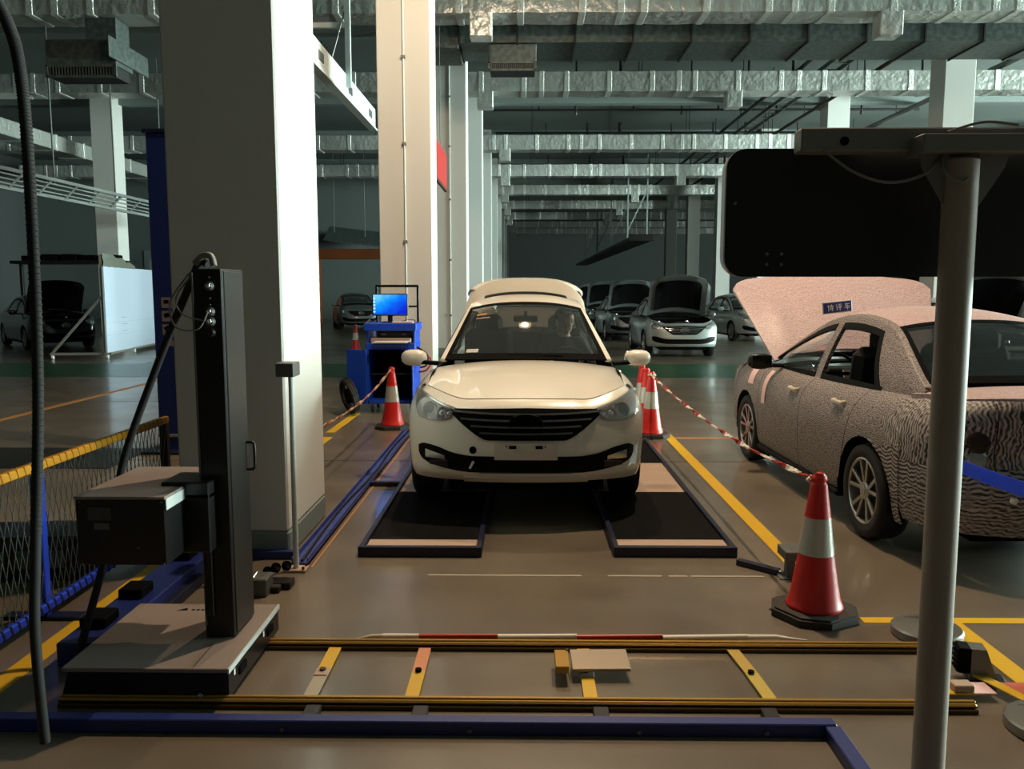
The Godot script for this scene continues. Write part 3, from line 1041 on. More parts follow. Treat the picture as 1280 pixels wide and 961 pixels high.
func make_car(called, label, group, at: Vector3, turn: float, o: Dictionary):
	# o: body, hood, tail, side_rear materials; hood_open, lid_open in degrees; detail 0..2; wheel
	var car = thing(called, label, "car", at, turn, group)
	var det: int = o.get("detail", 2)
	var body: Material = o.body
	var away := Vector3(0, 0.6, 0)
	var nf: int = [16, 24, 40][det]
	# --- lower body
	for sx in [1.0, -1.0]:
		for pn in [["front_fender", 0.965, 0.965, ZJ, ZJ, o.get("fender", body)], ["front_door", -0.085, -0.085, 0.957, 0.957, o.get("door", body)], ["rear_door", -1.08, -0.86, -0.093, -0.093, o.get("door", body)], ["rear_quarter", ZR, ZR, -1.088, -0.868, o.get("quarter", body)]]:
			var st := soft()
			grid(st, side_panel(sx, pn[1], pn[2], pn[3], pn[4], nf if det == 2 else 16, 12), away)
			var pnl = obj(pn[0], st, pn[5], car)
			if det == 2 and pn[0].ends_with("door"):
				var zc: float = (-0.07 if pn[0] == "front_door" else -0.98) + 0.16
				var hp := c_side(zc, 0.15)
				var hs := flat()
				bar(hs, Vector3((hp.x + 0.028) * sx, hp.y, zc - 0.09), Vector3((hp.x + 0.028) * sx, hp.y, zc + 0.09), 0.022, 0.03, Vector3.UP, 0.008)
				box(hs, Vector3((hp.x + 0.01) * sx, hp.y, zc - 0.08), Vector3(0.03, 0.035, 0.03), 0.006)
				box(hs, Vector3((hp.x + 0.01) * sx, hp.y, zc + 0.08), Vector3(0.03, 0.035, 0.03), 0.006)
				obj("handle", hs, o.get("handle", M.chrome), pnl)
		var dk := soft()
		grid(dk, side_panel(sx, ZR, ZR, ZJ, ZJ, 44, 6, 0.022), away)
		obj("inner_shell", dk, M.black_matt, car)
		var sl := flat()
		bar(sl, Vector3(0.83 * sx, 0.205, -0.88), Vector3(0.83 * sx, 0.205, 0.98), 0.09, 0.05, Vector3.UP, 0.015)
		obj("sill", sl, o.get("sill", M.dark_trim), car)
		for zc in AXLES:
			var ln := soft()
			grid(ln, sheet(14, 2, func(u, v): return Vector3((0.855 - 0.3 * v) * sx, WHEEL_R + 0.36 * sin(PI * (u * 1.1 - 0.05)), zc + 0.36 * cos(PI * (u * 1.1 - 0.05)))), Vector3(0.7 * sx, 2.0, zc))
			obj("wheel_liner", ln, M.black_matt, car)
			make_wheel(car, Vector3(0.765 * sx, WHEEL_R, zc), sx, o.get("rim", M.rim_silver), M.rim_dark, o.get("spokes", 10) if det == 2 else 0)
	var fr := soft()
	grid(fr, sheet(nf * 2, 18, func(u, v): return c_front(1.0 - 2.0 * u, v)), away)
	var bumper = obj("front_bumper", fr, o.get("nose", body), car)
	var rr := soft()
	grid(rr, sheet(nf * 2, 18, func(u, v): return c_rear(1.0 - 2.0 * u, lerpf(0.5, 1.0, v))), away)
	obj("rear_bumper", rr, o.get("tail", body), car)
	var rq := soft()
	grid(rq, sheet(nf * 2, 10, func(u, v): return c_rear(1.0 - 2.0 * u, v * 0.497)), away)
	obj("rear_panel", rq, o.get("tail_top", o.get("tail", body)), car)
	var fb := flat()
	box(fb, Vector3(0, 0.26, 0.02), Vector3(1.1, 0.12, 4.1))
	box(fb, Vector3(0, 0.26, 0.05), Vector3(1.62, 0.12, 1.86))
	box(fb, Vector3(0, 0.62, 1.16), Vector3(1.35, 0.6, 0.06))
	box(fb, Vector3(0, 0.62, -1.5), Vector3(1.1, 0.55, 0.06))
	obj("underbody", fb, M.black_matt, car)
	if det < 2 or o.has("hood_open"):
		var en := flat()
		box(en, Vector3(0, 0.66, 1.5), Vector3(1.2, 0.06, 0.9))
		box(en, Vector3(0.1, 0.76, 1.5), Vector3(0.5, 0.2, 0.45), 0.04)
		box(en, Vector3(-0.48, 0.75, 1.35), Vector3(0.22, 0.18, 0.28), 0.02)
		box(en, Vector3(0.5, 0.76, 1.6), Vector3(0.2, 0.16, 0.2), 0.05)
		obj("engine", en, M.interior, car)
		var cap := soft()
		ball(cap, Vector3(0.14, 0.87, 1.68), 0.045, 10)
		ball(cap, Vector3(-0.55, 0.85, 1.72), 0.05, 10)
		obj("filler_cap", cap, M.reflector, car)
	# --- bonnet on its hinge at the windscreen foot
	var hinge := Vector3(0, 1.0, 0.94)
	var hr := sheet(nf, 14, func(u, v):
		var f: float = 1.0 - 2.0 * u
		var e := c_front(f * 0.992, 0.0)
		var c := Vector3(0.732 * f, 0.965 + 0.066 * (1.0 - absf(f) ** 2.2), 0.965 + 0.09 * (1.0 - f * f))
		var s: float = v
		var y := lerpf(e.y + 0.006, c.y, 1.0 - pow(1.0 - s, 1.55)) + 0.016 * sin(PI * s) * (1.0 - absf(f) ** 3.0)
		y += 0.012 * exp(-pow((absf(f) - lerpf(0.62, 0.78, s)) * 9.0, 2.0)) * sin(PI * s)
		return Vector3(lerpf(e.x, c.x, s), y, lerpf(e.z - 0.004, c.z, s)) - hinge)
	var hs := soft()
	slab(hs, hr, Vector3(0, -0.6, 0.4), 0.028)
	for r in hr:
		for k in r.size(): r[k].x *= lerpf(1.0, o.get("hood_wide", 1.0), 1.0 - float(k) / 14.0)
	hs = soft()
	slab(hs, hr, Vector3(0, -0.6, 0.4), 0.028)
	var cw := soft()
	slab(cw, sheet(12, 2, func(u, v): return Vector3(0.735 * (1.0 - 2.0 * u), 0.955 + 0.05 * (1.0 - pow(1.0 - 2.0 * u, 2.0)), lerpf(0.80, 1.02, v) + 0.08 * (1.0 - pow(1.0 - 2.0 * u, 2.0)))), Vector3(0, 0, 0.9), 0.02)
	obj("cowl", cw, M.black_matt, car)
	var hood = obj("hood", hs, o.get("hood", body), car, hinge)
	if o.has("hood_open"):
		hood.rotation_degrees.x = -o.hood_open
		if o.has("hood_rim"):
			# the pale pressed rim round the dark inner side of the raised bonnet
			var inner := flat()
			var back := offset_rows(hr, Vector3(0, -0.6, 0.4), -0.032)
			var ctr: Vector3 = back[back.size() / 2][7]
			var pad := []
			for r in back:
				var row := []
				for p in r: row.append(ctr + (p - ctr) * Vector3(0.80, 1.0, 0.78) + Vector3(0, -0.006, 0))
				pad.append(row)
			var ps := soft()
			grid(ps, pad, ctr + Vector3(0, 3, 0))
			obj("hood_lining", ps, M.black_matt, hood)
	# --- greenhouse
	var sel := soft()
	slab(sel, sheet(24, 10, func(u, v): return c_roof(lerpf(0.21, -0.97, v), (1.0 - 2.0 * u) * 0.95)), Vector3(0, 0.8, 0), 0.03)
	obj("roof", sel, o.get("roof", body), car)
	for q in [["windscreen", 0.235, 0.945, M.windscreen], ["rear_window", -1.0, -1.60, M.rear_tint]]:
		var gl := soft()
		slab(gl, sheet(20, 10, func(u, v): return c_roof(lerpf(q[1], q[2], v), (1.0 - 2.0 * u) * 0.90)), Vector3(0, 0.8, 0), 0.006)
		obj(q[0], gl, q[3], car)
		# dark printed border of the glass
		var sb := soft()
		for s in [1.0, -1.0]:
			slab(sb, sheet(2, 12, func(u, v): return c_roof(lerpf(q[1], q[2], v), s * lerpf(0.895, 0.945, u)) + Vector3(0, 0.002, 0)), Vector3(0, 0.8, 0), 0.012)
		slab(sb, sheet(16, 2, func(u, v): return c_roof(lerpf(q[1] - 0.03 * signf(q[1]), q[1] + 0.012 * signf(q[1]), v), (1.0 - 2.0 * u) * 0.945) + Vector3(0, 0.002, 0)), Vector3(0, 0.8, 0), 0.012)
		slab(sb, sheet(16, 2, func(u, v): return c_roof(lerpf(q[2] - 0.035 * signf(q[2]), q[2] + 0.04 * signf(q[2]), v), (1.0 - 2.0 * u) * 0.945) + Vector3(0, 0.002, 0)), Vector3(0, 0.8, 0), 0.012)
		obj("glass_border", sb, M.black_matt, car)
	for s in [1.0, -1.0]:
		var rl := soft()
		var pil := sheet(44, 6, func(u, v):
			var z := lerpf(0.97, -1.68, u)
			if v <= 0.5: return c_roof(z, s * lerpf(0.94, 1.0, v * 2.0))
			var p := c_glass_side(z, lerpf(1.0, 0.86, v * 2.0 - 1.0))
			return Vector3(p.x * s, p.y, p.z))
		slab(rl, pil, Vector3(0, 0.8, -0.3), 0.03)
		obj("roof_rail", rl, o.get("rail", body), car)
		# posts and side glass
		var cp := soft()
		slab(cp, sheet(12, 8, func(u, v):
			var z := lerpf(lerpf(-1.18, -0.86, v), -1.70, u)
			var p := c_glass_side(z, v * 0.88)
			return Vector3(p.x * s, p.y, p.z)), Vector3(0, 0.9, -1.2), 0.03)
		obj("rear_pillar", cp, o.get("pillar", body), car)
		var bp := soft()
		slab(bp, sheet(3, 8, func(u, v):
			var p := c_glass_side(lerpf(-0.04, -0.15, u), v * 0.9)
			return Vector3(p.x * s, p.y, p.z)), Vector3(0, 0.9, -0.1), 0.03)
		obj("centre_pillar", bp, o.get("post", M.dark_trim), car)
		for w in [[0.955, -0.03], [-0.16, -1.20]]:
			var ws := soft()
			slab(ws, sheet(14, 1, func(u, v):
				var p := c_glass_side(lerpf(w[0], w[1], u), 0.10 * v - 0.02)
				return Vector3(p.x * s + 0.004 * s, p.y, p.z)), Vector3(0, 0.9, 0), 0.012)
			obj("waist_trim", ws, M.dark_trim, car)
		for w in [["front_side_window", 0.90, 0.72, -0.035, -0.035], ["rear_side_window", -0.155, -0.155, -1.16, -0.86]]:
			if o.get("windows_down", false) and w[0] == "rear_side_window": continue
			var sg := soft()
			slab(sg, sheet(12, 6, func(u, v):
				var z := lerpf(lerpf(w[1], w[2], v), lerpf(w[3], w[4], v), u)
				var p := c_glass_side(z, 0.06 + 0.8 * v)
				return Vector3((p.x - 0.006) * s, p.y, p.z)), Vector3(0, 0.9, 0), 0.004)
			obj(w[0], sg, o.get("side_glass", M.window), car)
		# black window surrounds
		for w in [[0.93, -0.035], [-0.155, -0.88]]:
			var wf := soft()
			slab(wf, sheet(16, 2, func(u, v):
				var p := c_glass_side(lerpf(w[0], w[1], u), lerpf(0.79, 0.885, v))
				return Vector3((p.x + 0.004) * s, p.y, p.z)), Vector3(0, 0.9, 0), 0.02)
			obj("window_frame", wf, M.dark_trim, car)
		var wr := soft()
		slab(wr, sheet(2, 8, func(u, v):
			var z := lerpf(lerpf(-1.12, -0.82, v), lerpf(-1.20, -0.88, v), u)
			var p := c_glass_side(z, v * 0.86)
			return Vector3((p.x + 0.004) * s, p.y, p.z)), Vector3(0, 0.9, -1.0), 0.02)
		obj("window_frame", wr, M.dark_trim, car)
		# mirror
		var mr := soft()
		var mp := Vector3(0.965 * s, 1.02, 0.66)
		grid(mr, sheet(14, 10, func(u, v):
			var a: float = TAU * u
			var b: float = PI * v
			var r := pow(sin(b), 0.7)
			var sgn := func(t, e): return signf(t) * pow(absf(t), e)
			return mp + Vector3(0.115 * r * sgn.call(cos(a), 0.8), 0.072 * r * sgn.call(sin(a), 0.8), 0.075 * cos(b) * (1.0 if cos(b) > 0 else 0.5))), mp)
		var ms = obj("wing_mirror", mr, o.get("mirror", body), car)
		var mg := flat()
		box(mg, mp + Vector3(0, 0, -0.04), Vector3(0.18, 0.11, 0.012), 0.005)
		obj("mirror_glass", mg, M.mirror, ms)
		var mf := flat()
		bar(mf, Vector3(0.74 * s, 0.975, 0.72), Vector3(0.90 * s, 0.985, 0.68), 0.06, 0.035, Vector3.UP, 0.008)
		obj("mirror_foot", mf, M.dark_trim, ms)
	# --- boot lid
	var lh := Vector3(0, 1.06, -1.66)
	var lr := sheet(nf, 8, func(u, v):
		var f: float = 1.0 - 2.0 * u
		var e := c_rear(f * 0.94, 0.0)
		var c := Vector3(0.735 * f, 1.0 + 0.055 * (1.0 - absf(f) ** 2.4), -1.61 - 0.06 * (1.0 - f * f))
		return c.lerp(e, v) + Vector3(0, 0.012 + 0.012 * sin(PI * v), 0) - lh)
	var ls := soft()
	slab(ls, lr, Vector3(0, -0.6, 0), 0.03)
	var lid = obj("boot_lid", ls, o.get("lid", body), car, lh)
	if o.has("lid_open"):
		lid.rotation_degrees.x = o.lid_open
		lid.position += Vector3(0, 0.12, 0.02)
		var lf := soft()
		slab(lf, sheet(nf, 4, func(u, v): return c_rear((1.0 - 2.0 * u) * 0.8, v * 0.42) - lh), Vector3(0, -0.3, 0), 0.03)
		obj("lid_face", lf, o.get("lid", body), lid)
	# --- cabin
	var cb := flat()
	box(cb, Vector3(0, 0.36, -0.2), Vector3(1.45, 0.06, 2.4))
	box(cb, Vector3(0, 0.80, 0.72), Vector3(1.40, 0.26, 0.36), 0.08)
	box(cb, Vector3(0, 0.90, 0.86), Vector3(1.36, 0.10, 0.26), 0.03)
	box(cb, Vector3(0, 0.60, 0.10), Vector3(0.24, 0.36, 1.1), 0.05)
	box(cb, Vector3(0, 0.96, -1.40), Vector3(1.25, 0.04, 0.46))
	obj("dashboard", cb, M.interior, car)
	if det >= 1:
		for sx in [1.0, -1.0]:
			var se := flat()
			box(se, Vector3(0.36 * sx, 0.58, -0.02), Vector3(0.50, 0.16, 0.52), 0.06)
			box(se, Vector3(0.36 * sx, 0.92, -0.36), Vector3(0.48, 0.62, 0.14), 0.06, Basis(Vector3.RIGHT, -0.25))
			var seat = obj("front_seat", se, M.seat, car)
			obj("headrest", boxed(Vector3(0.36 * sx, 1.27, -0.46), Vector3(0.27, 0.18, 0.10), 0.045), M.seat, seat)
		var rs := flat()
		box(rs, Vector3(0, 0.58, -0.82), Vector3(1.3, 0.16, 0.5), 0.06)
		box(rs, Vector3(0, 0.89, -1.14), Vector3(1.3, 0.62, 0.14), 0.06, Basis(Vector3.RIGHT, -0.3))
		var bench = obj("rear_seat", rs, M.seat, car)
		for x in [-0.38, 0.38]:
			obj("headrest", boxed(Vector3(x, 1.23, -1.24), Vector3(0.24, 0.14, 0.09), 0.04), M.seat, bench)
		var wh := soft()
		var ring := []
		var wxf := Transform3D(Basis(Vector3.RIGHT, 0.42), Vector3(0.36, 0.93, 0.46))
		for k in 25:
			ring.append(wxf * Vector3(0.185 * cos(TAU * k / 24), 0.185 * sin(TAU * k / 24), 0))
		tube(wh, ring, 0.015, 8, false)
		wh.set_smooth_group(-1)
		box(wh, wxf * Vector3(0, 0, 0.02), Vector3(0.14, 0.10, 0.05), 0.02, wxf.basis)
		bar(wh, wxf * Vector3(-0.18, 0, 0), wxf * Vector3(0.18, 0, 0), 0.02, 0.03)
		bar(wh, wxf * Vector3(0, 0, 0), wxf * Vector3(0, -0.18, 0), 0.02, 0.03, Vector3.BACK)
		bar(wh, wxf * Vector3(0, 0, 0.02), wxf * Vector3(0, -0.02, 0.3), 0.06, 0.06)
		obj("steering_wheel", wh, M.dark_trim, car)
		var im := flat()
		box(im, Vector3(0, 1.345, 0.30), Vector3(0.22, 0.06, 0.03), 0.012)
		box(im, Vector3(0, 1.385, 0.31), Vector3(0.03, 0.06, 0.03))
		obj("inside_mirror", im, M.dark_trim, car)
		var hd := soft()
		slab(hd, sheet(8, 6, func(u, v): return c_roof(lerpf(0.18, -0.95, v), (1.0 - 2.0 * u) * 0.92) - Vector3(0, 0.045, 0)), Vector3(0, 0.8, 0), 0.01)
		obj("headlining", hd, M.lining, car)
	# --- face: lamps, grille, intakes
	var gt := func(x): return 0.79 - 0.02 * absf(x)
	var gb := func(x): return 0.575 + 0.004 * absf(x) + clampf((absf(x) - 0.27) / 0.26, 0.0, 1.0) ** 1.3 * 0.185
	nose_piece("grille", bumper, o.get("grille", M.dark_trim), -0.525, 0.525, gt, gb, 0.011, 0.02, 60, 10)
	for k in 4:
		var yb: float = 0.752 - 0.042 * k
		var xm: float = [0.495, 0.445, 0.375, 0.315][k]
		nose_piece("grille_bar", bumper, o.get("grille_bar", M.dark_trim), -xm, xm, func(x): return yb + 0.012 * x * x / 0.2, func(x): return yb - 0.012 + 0.012 * x * x / 0.2, 0.028, 0.018, 40, 2)
	var em := soft()
	lathe(em, [Vector2(0.0, -0.01), Vector2(0.085, -0.01), Vector2(0.092, 0.005), Vector2(0.088, 0.018), Vector2(0.078, 0.02), Vector2(0.074, 0.008), Vector2(0.0, 0.008)], 28, Transform3D(Basis(Vector3(1.35, 0, 0), Vector3(0, 0, 1), Vector3(0, -0.9, 0)), Vector3(0, 0.682, 2.225)))
	var emo = obj("covered_emblem", em, M.dark_trim if o.has("covered") else M.chrome, bumper)
	if o.has("covered"):
		obj("dark_tape", boxed(Vector3(0, 0.682, 2.238), Vector3(0.20, 0.125, 0.01), 0.004), M.black_matt, emo)
	for s in [1.0, -1.0]:
		# headlamp: dark tub, reflectors, projector lens, clear cover
		var ht := func(x): return ck([0.49, 0.785, 0.60, 0.822, 0.70, 0.868, 0.79, 0.908], absf(x))
		var hl := func(x): return ck([0.49, 0.765, 0.53, 0.715, 0.62, 0.70, 0.72, 0.705, 0.77, 0.745, 0.79, 0.87], absf(x))
		var tub = nose_piece("headlamp", bumper, M.lamp_tub if det == 2 else M.reflector, 0.485 * s, 0.80 * s, ht, hl, 0.008, 0.02, 30, 8)
		if det == 2:
			for l in [[0.665, 0.768, 0.048, M.lens_dark], [0.585, 0.75, 0.036, M.reflector], [0.535, 0.748, 0.024, M.reflector]]:
				var pp := on_nose(l[0] * s, l[1])
				var c := c_front(pp[0], pp[1])
				var nrm := Vector3(0.32 * s, 0.22, 1.0).normalized()
				var ls2 := soft()
				lathe(ls2, [Vector2(0.0, -0.02), Vector2(l[2], -0.02), Vector2(l[2] * 1.12, 0.006), Vector2(l[2] * 0.95, 0.012), Vector2(l[2] * 0.9, 0.0), Vector2(0.5 * l[2], 0.012), Vector2(0.0, 0.018)], 20, turned(nrm, c))
				obj("lamp_lens", ls2, l[3], tub)
				var rg := soft()
				lathe(rg, [Vector2(l[2] * 1.1, -0.01), Vector2(l[2] * 1.28, 0.0), Vector2(l[2] * 1.25, 0.014), Vector2(l[2] * 1.1, 0.01)], 20, turned(nrm, c))
				obj("lamp_ring", rg, M.chrome, tub)
			nose_piece("chrome_strip", tub, M.reflector, 0.49 * s, 0.775 * s, func(x): return ht.call(x) - 0.008, func(x): return ht.call(x) - 0.018, 0.012, 0.01, 16, 1)
			nose_piece("clear_cover", tub, M.lamp_glass, 0.487 * s, 0.795 * s, ht, hl, 0.028, 0.004, 20, 6)
		# fog lamp recess
		var ft := func(x): return ck([0.38, 0.468, 0.5, 0.485, 0.62, 0.522, 0.72, 0.535, 0.75, 0.52], absf(x))
		var flo := func(x): return ck([0.38, 0.352, 0.5, 0.362, 0.65, 0.392, 0.73, 0.43, 0.75, 0.47], absf(x))
		var rec = nose_piece("fog_lamp_recess", bumper, M.dark_trim, 0.375 * s, 0.752 * s, ft, flo, 0.010, 0.02, 30, 6)
		if det == 2:
			nose_piece("fog_lamp", rec, M.reflector, 0.56 * s, 0.70 * s, func(x): return 0.465 + (absf(x) - 0.56) * 0.24, func(x): return 0.44 + (absf(x) - 0.56) * 0.0, 0.012, 0.01, 8, 2)
			nose_piece("fog_trim", rec, M.black_paint, 0.53 * s, 0.66 * s, func(x): return 0.44 - (absf(x) - 0.53) * 0.1, func(x): return 0.385 + (absf(x) - 0.53) * 0.1, 0.03, 0.03, 8, 2)
	nose_piece("lower_intake", bumper, M.dark_trim, -0.40, 0.40, func(_x): return 0.468, func(_x): return 0.352, 0.009, 0.02, 30, 6)
	if det == 2:
		nose_piece("intake_bar", bumper, M.dark_trim, -0.40, 0.40, func(_x): return 0.418, func(_x): return 0.405, 0.014, 0.012, 30, 1)
		nose_piece("chin_strip", bumper, M.steel_dull, -0.32, 0.32, func(_x): return 0.356, func(_x): return 0.349, 0.012, 0.01, 30, 1)
		nose_piece("splitter", bumper, o.get("nose", body), -0.43, 0.43, func(_x): return 0.325, func(_x): return 0.288, 0.014, 0.02, 30, 2)
	return car

func build_white_car():
	roof_up = 0.05
	var w = make_car("car", "white saloon with a bare front plate and open boot standing on the test platforms", "", Vector3(0.015, 0.045, -7.91), 0.0, {"body": M.white_paint, "covered": true, "grille_bar": M.dark_chrome, "lid_open": 80.0, "side_glass": M.window, "spokes": 10})
	var bumper = w.get_node("front_bumper")
	nose_piece("plate_holder", bumper, mat(Color(0.78, 0.73, 0.68), 0.5), -0.215, 0.215, func(_x): return 0.556, func(_x): return 0.448, 0.018, 0.014, 20, 3)
	for s in [-1.0, 1.0]:
		nose_piece("plate_slot", bumper, M.black_matt, s * 0.065, s * 0.115, func(_x): return 0.542, func(_x): return 0.520, 0.021, 0.008, 4, 1)
		nose_piece("plate_screw", bumper, M.black_matt, s * 0.128, s * 0.137, func(_x): return 0.540, func(_x): return 0.530, 0.021, 0.008, 2, 1)
	var pp := on_nose(-0.365, 0.508)
	var c := c_front(pp[0], pp[1])
	var te := soft()
	lathe(te, [Vector2(0.0, 0.006), Vector2(0.024, 0.006), Vector2(0.026, 0.002), Vector2(0.027, -0.01)].map(func(v): return v), 18, turned(Vector3(-0.15, 0, 1), c))
	obj("tow_eye_hole", te, M.black_matt, bumper)
	var lv := flat()
	bar(lv, Vector3(-0.385, 0.385, 2.245), Vector3(-0.36, 0.435, 2.255), 0.012, 0.014)
	obj("dangling_clip", lv, M.white_steel, bumper)
	# tilted sunroof
	var sr := soft()
	slab(sr, sheet(14, 6, func(u, v): return c_roof(lerpf(-0.12, -0.55, v), (1.0 - 2.0 * u) * 0.78) + Vector3(0, 0.005 + 0.012 * v, 0)), Vector3(0, 0.8, 0), 0.012)
	obj("sunroof", sr, M.dark_trim, w)
	# wipers, stickers
	for q in [[Vector3(-0.30, 1.035, 1.03), Vector3(0.30, 1.062, 1.0)], [Vector3(0.22, 1.04, 1.04), Vector3(0.66, 1.03, 0.88)]]:
		var st := flat()
		bar(st, q[0], q[1], 0.02, 0.016)
		bar(st, q[1], q[1].lerp(q[0], 0.75) + Vector3(0, 0.03, -0.03), 0.012, 0.014)
		obj("wiper", st, M.dark_trim, w)
	obj("windscreen_label", pane_at(0.86, -0.66, 0.10, 0.045), M.paper, w)
	obj("inspection_sticker", pane_at(0.36, -0.70, 0.09, 0.035), mat(Color(0.75, 0.55, 0.10), 0.6), w)
	obj("small_sticker", pane_at(0.42, -0.66, 0.12, 0.012), M.paper_pink, w)

func pane_at(z: float, f: float, wide: float, high: float) -> SurfaceTool:
	# a small card stuck inside the windscreen
	var st := soft()
	var e := roof_edge(z).x
	slab(st, sheet(3, 2, func(u, v): return c_roof(z - high * 0.9 * (v - 0.5), f + wide / e * (u - 0.5)) - Vector3(0, 0.012, 0.006)), Vector3(0, 0.8, 0), 0.002)
	return st

func build_wrapped_car():
	roof_up = 0.0
	var w = make_car("car", "saloon in black and white zebra camouflage wrap with its bonnet raised, parked at right", "", Vector3(3.08, 0, -6.82), PI + 0.03, {
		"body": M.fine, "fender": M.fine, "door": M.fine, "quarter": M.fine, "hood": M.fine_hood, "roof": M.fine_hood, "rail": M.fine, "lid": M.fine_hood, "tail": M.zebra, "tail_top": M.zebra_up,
		"pillar": M.fine, "post": M.fine, "handle": mat(Color(0.78, 0.74, 0.66), 0.4), "hood_open": 52.0, "hood_wide": 1.37, "mirror": M.black_paint, "windows_down": true, "side_glass": M.windscreen, "spokes": 10, "rim": M.rim_silver})
	# bolder zebra foil on the lower rear corner and the quarter
	for sx in [1.0, -1.0]:
		var st := soft()
		var rows := []
		for i in 29:
			var z := lerpf(-1.30, ZR, i / 28.0)
			var v1 := arch_end(z, func(v): return c_side(z, v))
			var row := []
			for j in 9:
				var p := c_side(z, lerpf(minf(0.36 + 0.12 * (1.0 - i / 28.0), v1 - 0.02), v1, j / 8.0))
				row.append(Vector3((p.x + 0.004) * sx, p.y, p.z))
			rows.append(row)
		slab(st, rows, Vector3(0, 0.5, -1.5), 0.003)
		obj("zebra_foil", st, M.zebra, w)
		var s2 := soft()
		slab(s2, sheet(10, 8, func(u, v):
			var p := c_side(lerpf(-1.52 - 0.06 * sin(v * 9.0), ZR, u), lerpf(0.02, 0.40, v))
			return Vector3((p.x + 0.004) * sx, p.y, p.z)), Vector3(0, 0.5, -1.5), 0.003)
		obj("zebra_foil", s2, M.zebra_up, w)
		# tail lamps left uncovered
		for q in [[0.60, 0.80, 0.062, mat(Color(0.16, 0.10, 0.06), 0.25)], [0.60, 0.70, 0.055, M.reflector]]:
			var s := on_nose(q[0] * sx, q[1], true)
			var c := c_rear(s[0], s[1])
			var ls := soft()
			lathe(ls, [Vector2(0.0, -0.01), Vector2(q[2], -0.01), Vector2(q[2], 0.008), Vector2(q[2] * 0.8, 0.016), Vector2(0.0, 0.018)], 22, turned(Vector3(0.25 * sx, 0.05, -1), c))
			obj("tail_lamp", ls, q[3], w)
	# boot shut lines and handle recess, plate shelf
	nose_piece("boot_recess", w, M.fine, -0.42, 0.42, func(x): return 0.62 - 0.06 * absf(x), func(x): return 0.555, 0.006, 0.02, 24, 2, true)
	for s in [-1.0, 1.0]:
		nose_piece("shut_line", w, M.joint, s * 0.52, s * 0.526, func(_x): return 1.02, func(_x): return 0.63, 0.005, 0.01, 1, 10, true)
	for x in [-0.46, 0.46]:
		var s := on_nose(x, 0.50, true)
		var b := soft()
		ball(b, c_rear(s[0], s[1]), 0.022, 10)
		obj("parking_sensor", b, M.paper, w)
	# papers taped to the left side (world left = car left)
	for q in [[1.22, 0.06, 0.12, 0.30, 0.10], [0.80, 0.05, 0.06, 0.50, 0.06]]:
		var st := soft()
		slab(st, sheet(4, 6, func(u, v):
			var p := c_side(q[0] + q[4] * 1.6 * (u - 0.5), lerpf(q[1], q[3] * 0.9, v))
			return Vector3(p.x + 0.006, p.y, p.z)), Vector3(0, 0.5, 1.0), 0.002)
		obj("taped_paper", st, M.paper_pink, w)
	# blue sign on the roof
	var t = thing("roof_sign", "small blue sign with three white Chinese characters leaning on the wrapped car's roof", "sign", Vector3(2.60, 1.462, -7.02), 0.12)
	t.rotation.z = 0.10
	obj("board", boxed(Vector3(0, 0.045, 0), Vector3(0.24, 0.085, 0.012), 0.003), mat(Color(0.05, 0.13, 0.42), 0.5), t)
	obj("frame", boxed(Vector3(0, 0.045, -0.006), Vector3(0.258, 0.10, 0.01), 0.003), M.paper, t)
	var g := flat()
	# strokes in a 10 x 10 cell: waiting / assess / vehicle
	var glyphs := [
		[[1, 9, 3, 7], [0.5, 6.5, 3, 8], [2, 7, 2, 0], [4, 8, 9.5, 8], [6.7, 9.8, 6.7, 6], [3.8, 6, 9.8, 6], [4, 3.8, 9.6, 3.8], [8, 6, 8, 0.3], [8, 0.3, 7, 0.8], [5, 2.6, 6, 1.6]],
		[[1, 9, 2, 8], [0.5, 6.5, 2.2, 6.5], [2.2, 6.5, 2.2, 1], [2.2, 1, 3.4, 2], [4, 9, 9.6, 9], [4.8, 7.4, 5.6, 5.6], [9, 7.4, 8, 5.6], [3.8, 4.4, 9.8, 4.4], [6.8, 9, 6.8, 0]],
		[[1.5, 8.6, 8.6, 8.6], [4.4, 9.8, 2.4, 5.6], [2.4, 5.6, 8.4, 5.6], [5.4, 7.2, 5.4, 0], [0.8, 3.2, 9.4, 3.2]]]
	for k in 3:
		for s in glyphs[k]:
			var o := Vector3(-0.092 + 0.072 * k, 0.017, 0.0065)
			bar(g, o + Vector3(s[0], s[1], 0) * 0.0056, o + Vector3(s[2], s[3], 0) * 0.0056, 0.005, 0.0025, Vector3.BACK)
	obj("lettering", g, M.paper, t)
	# blue stanchion belt is built with the stanchions

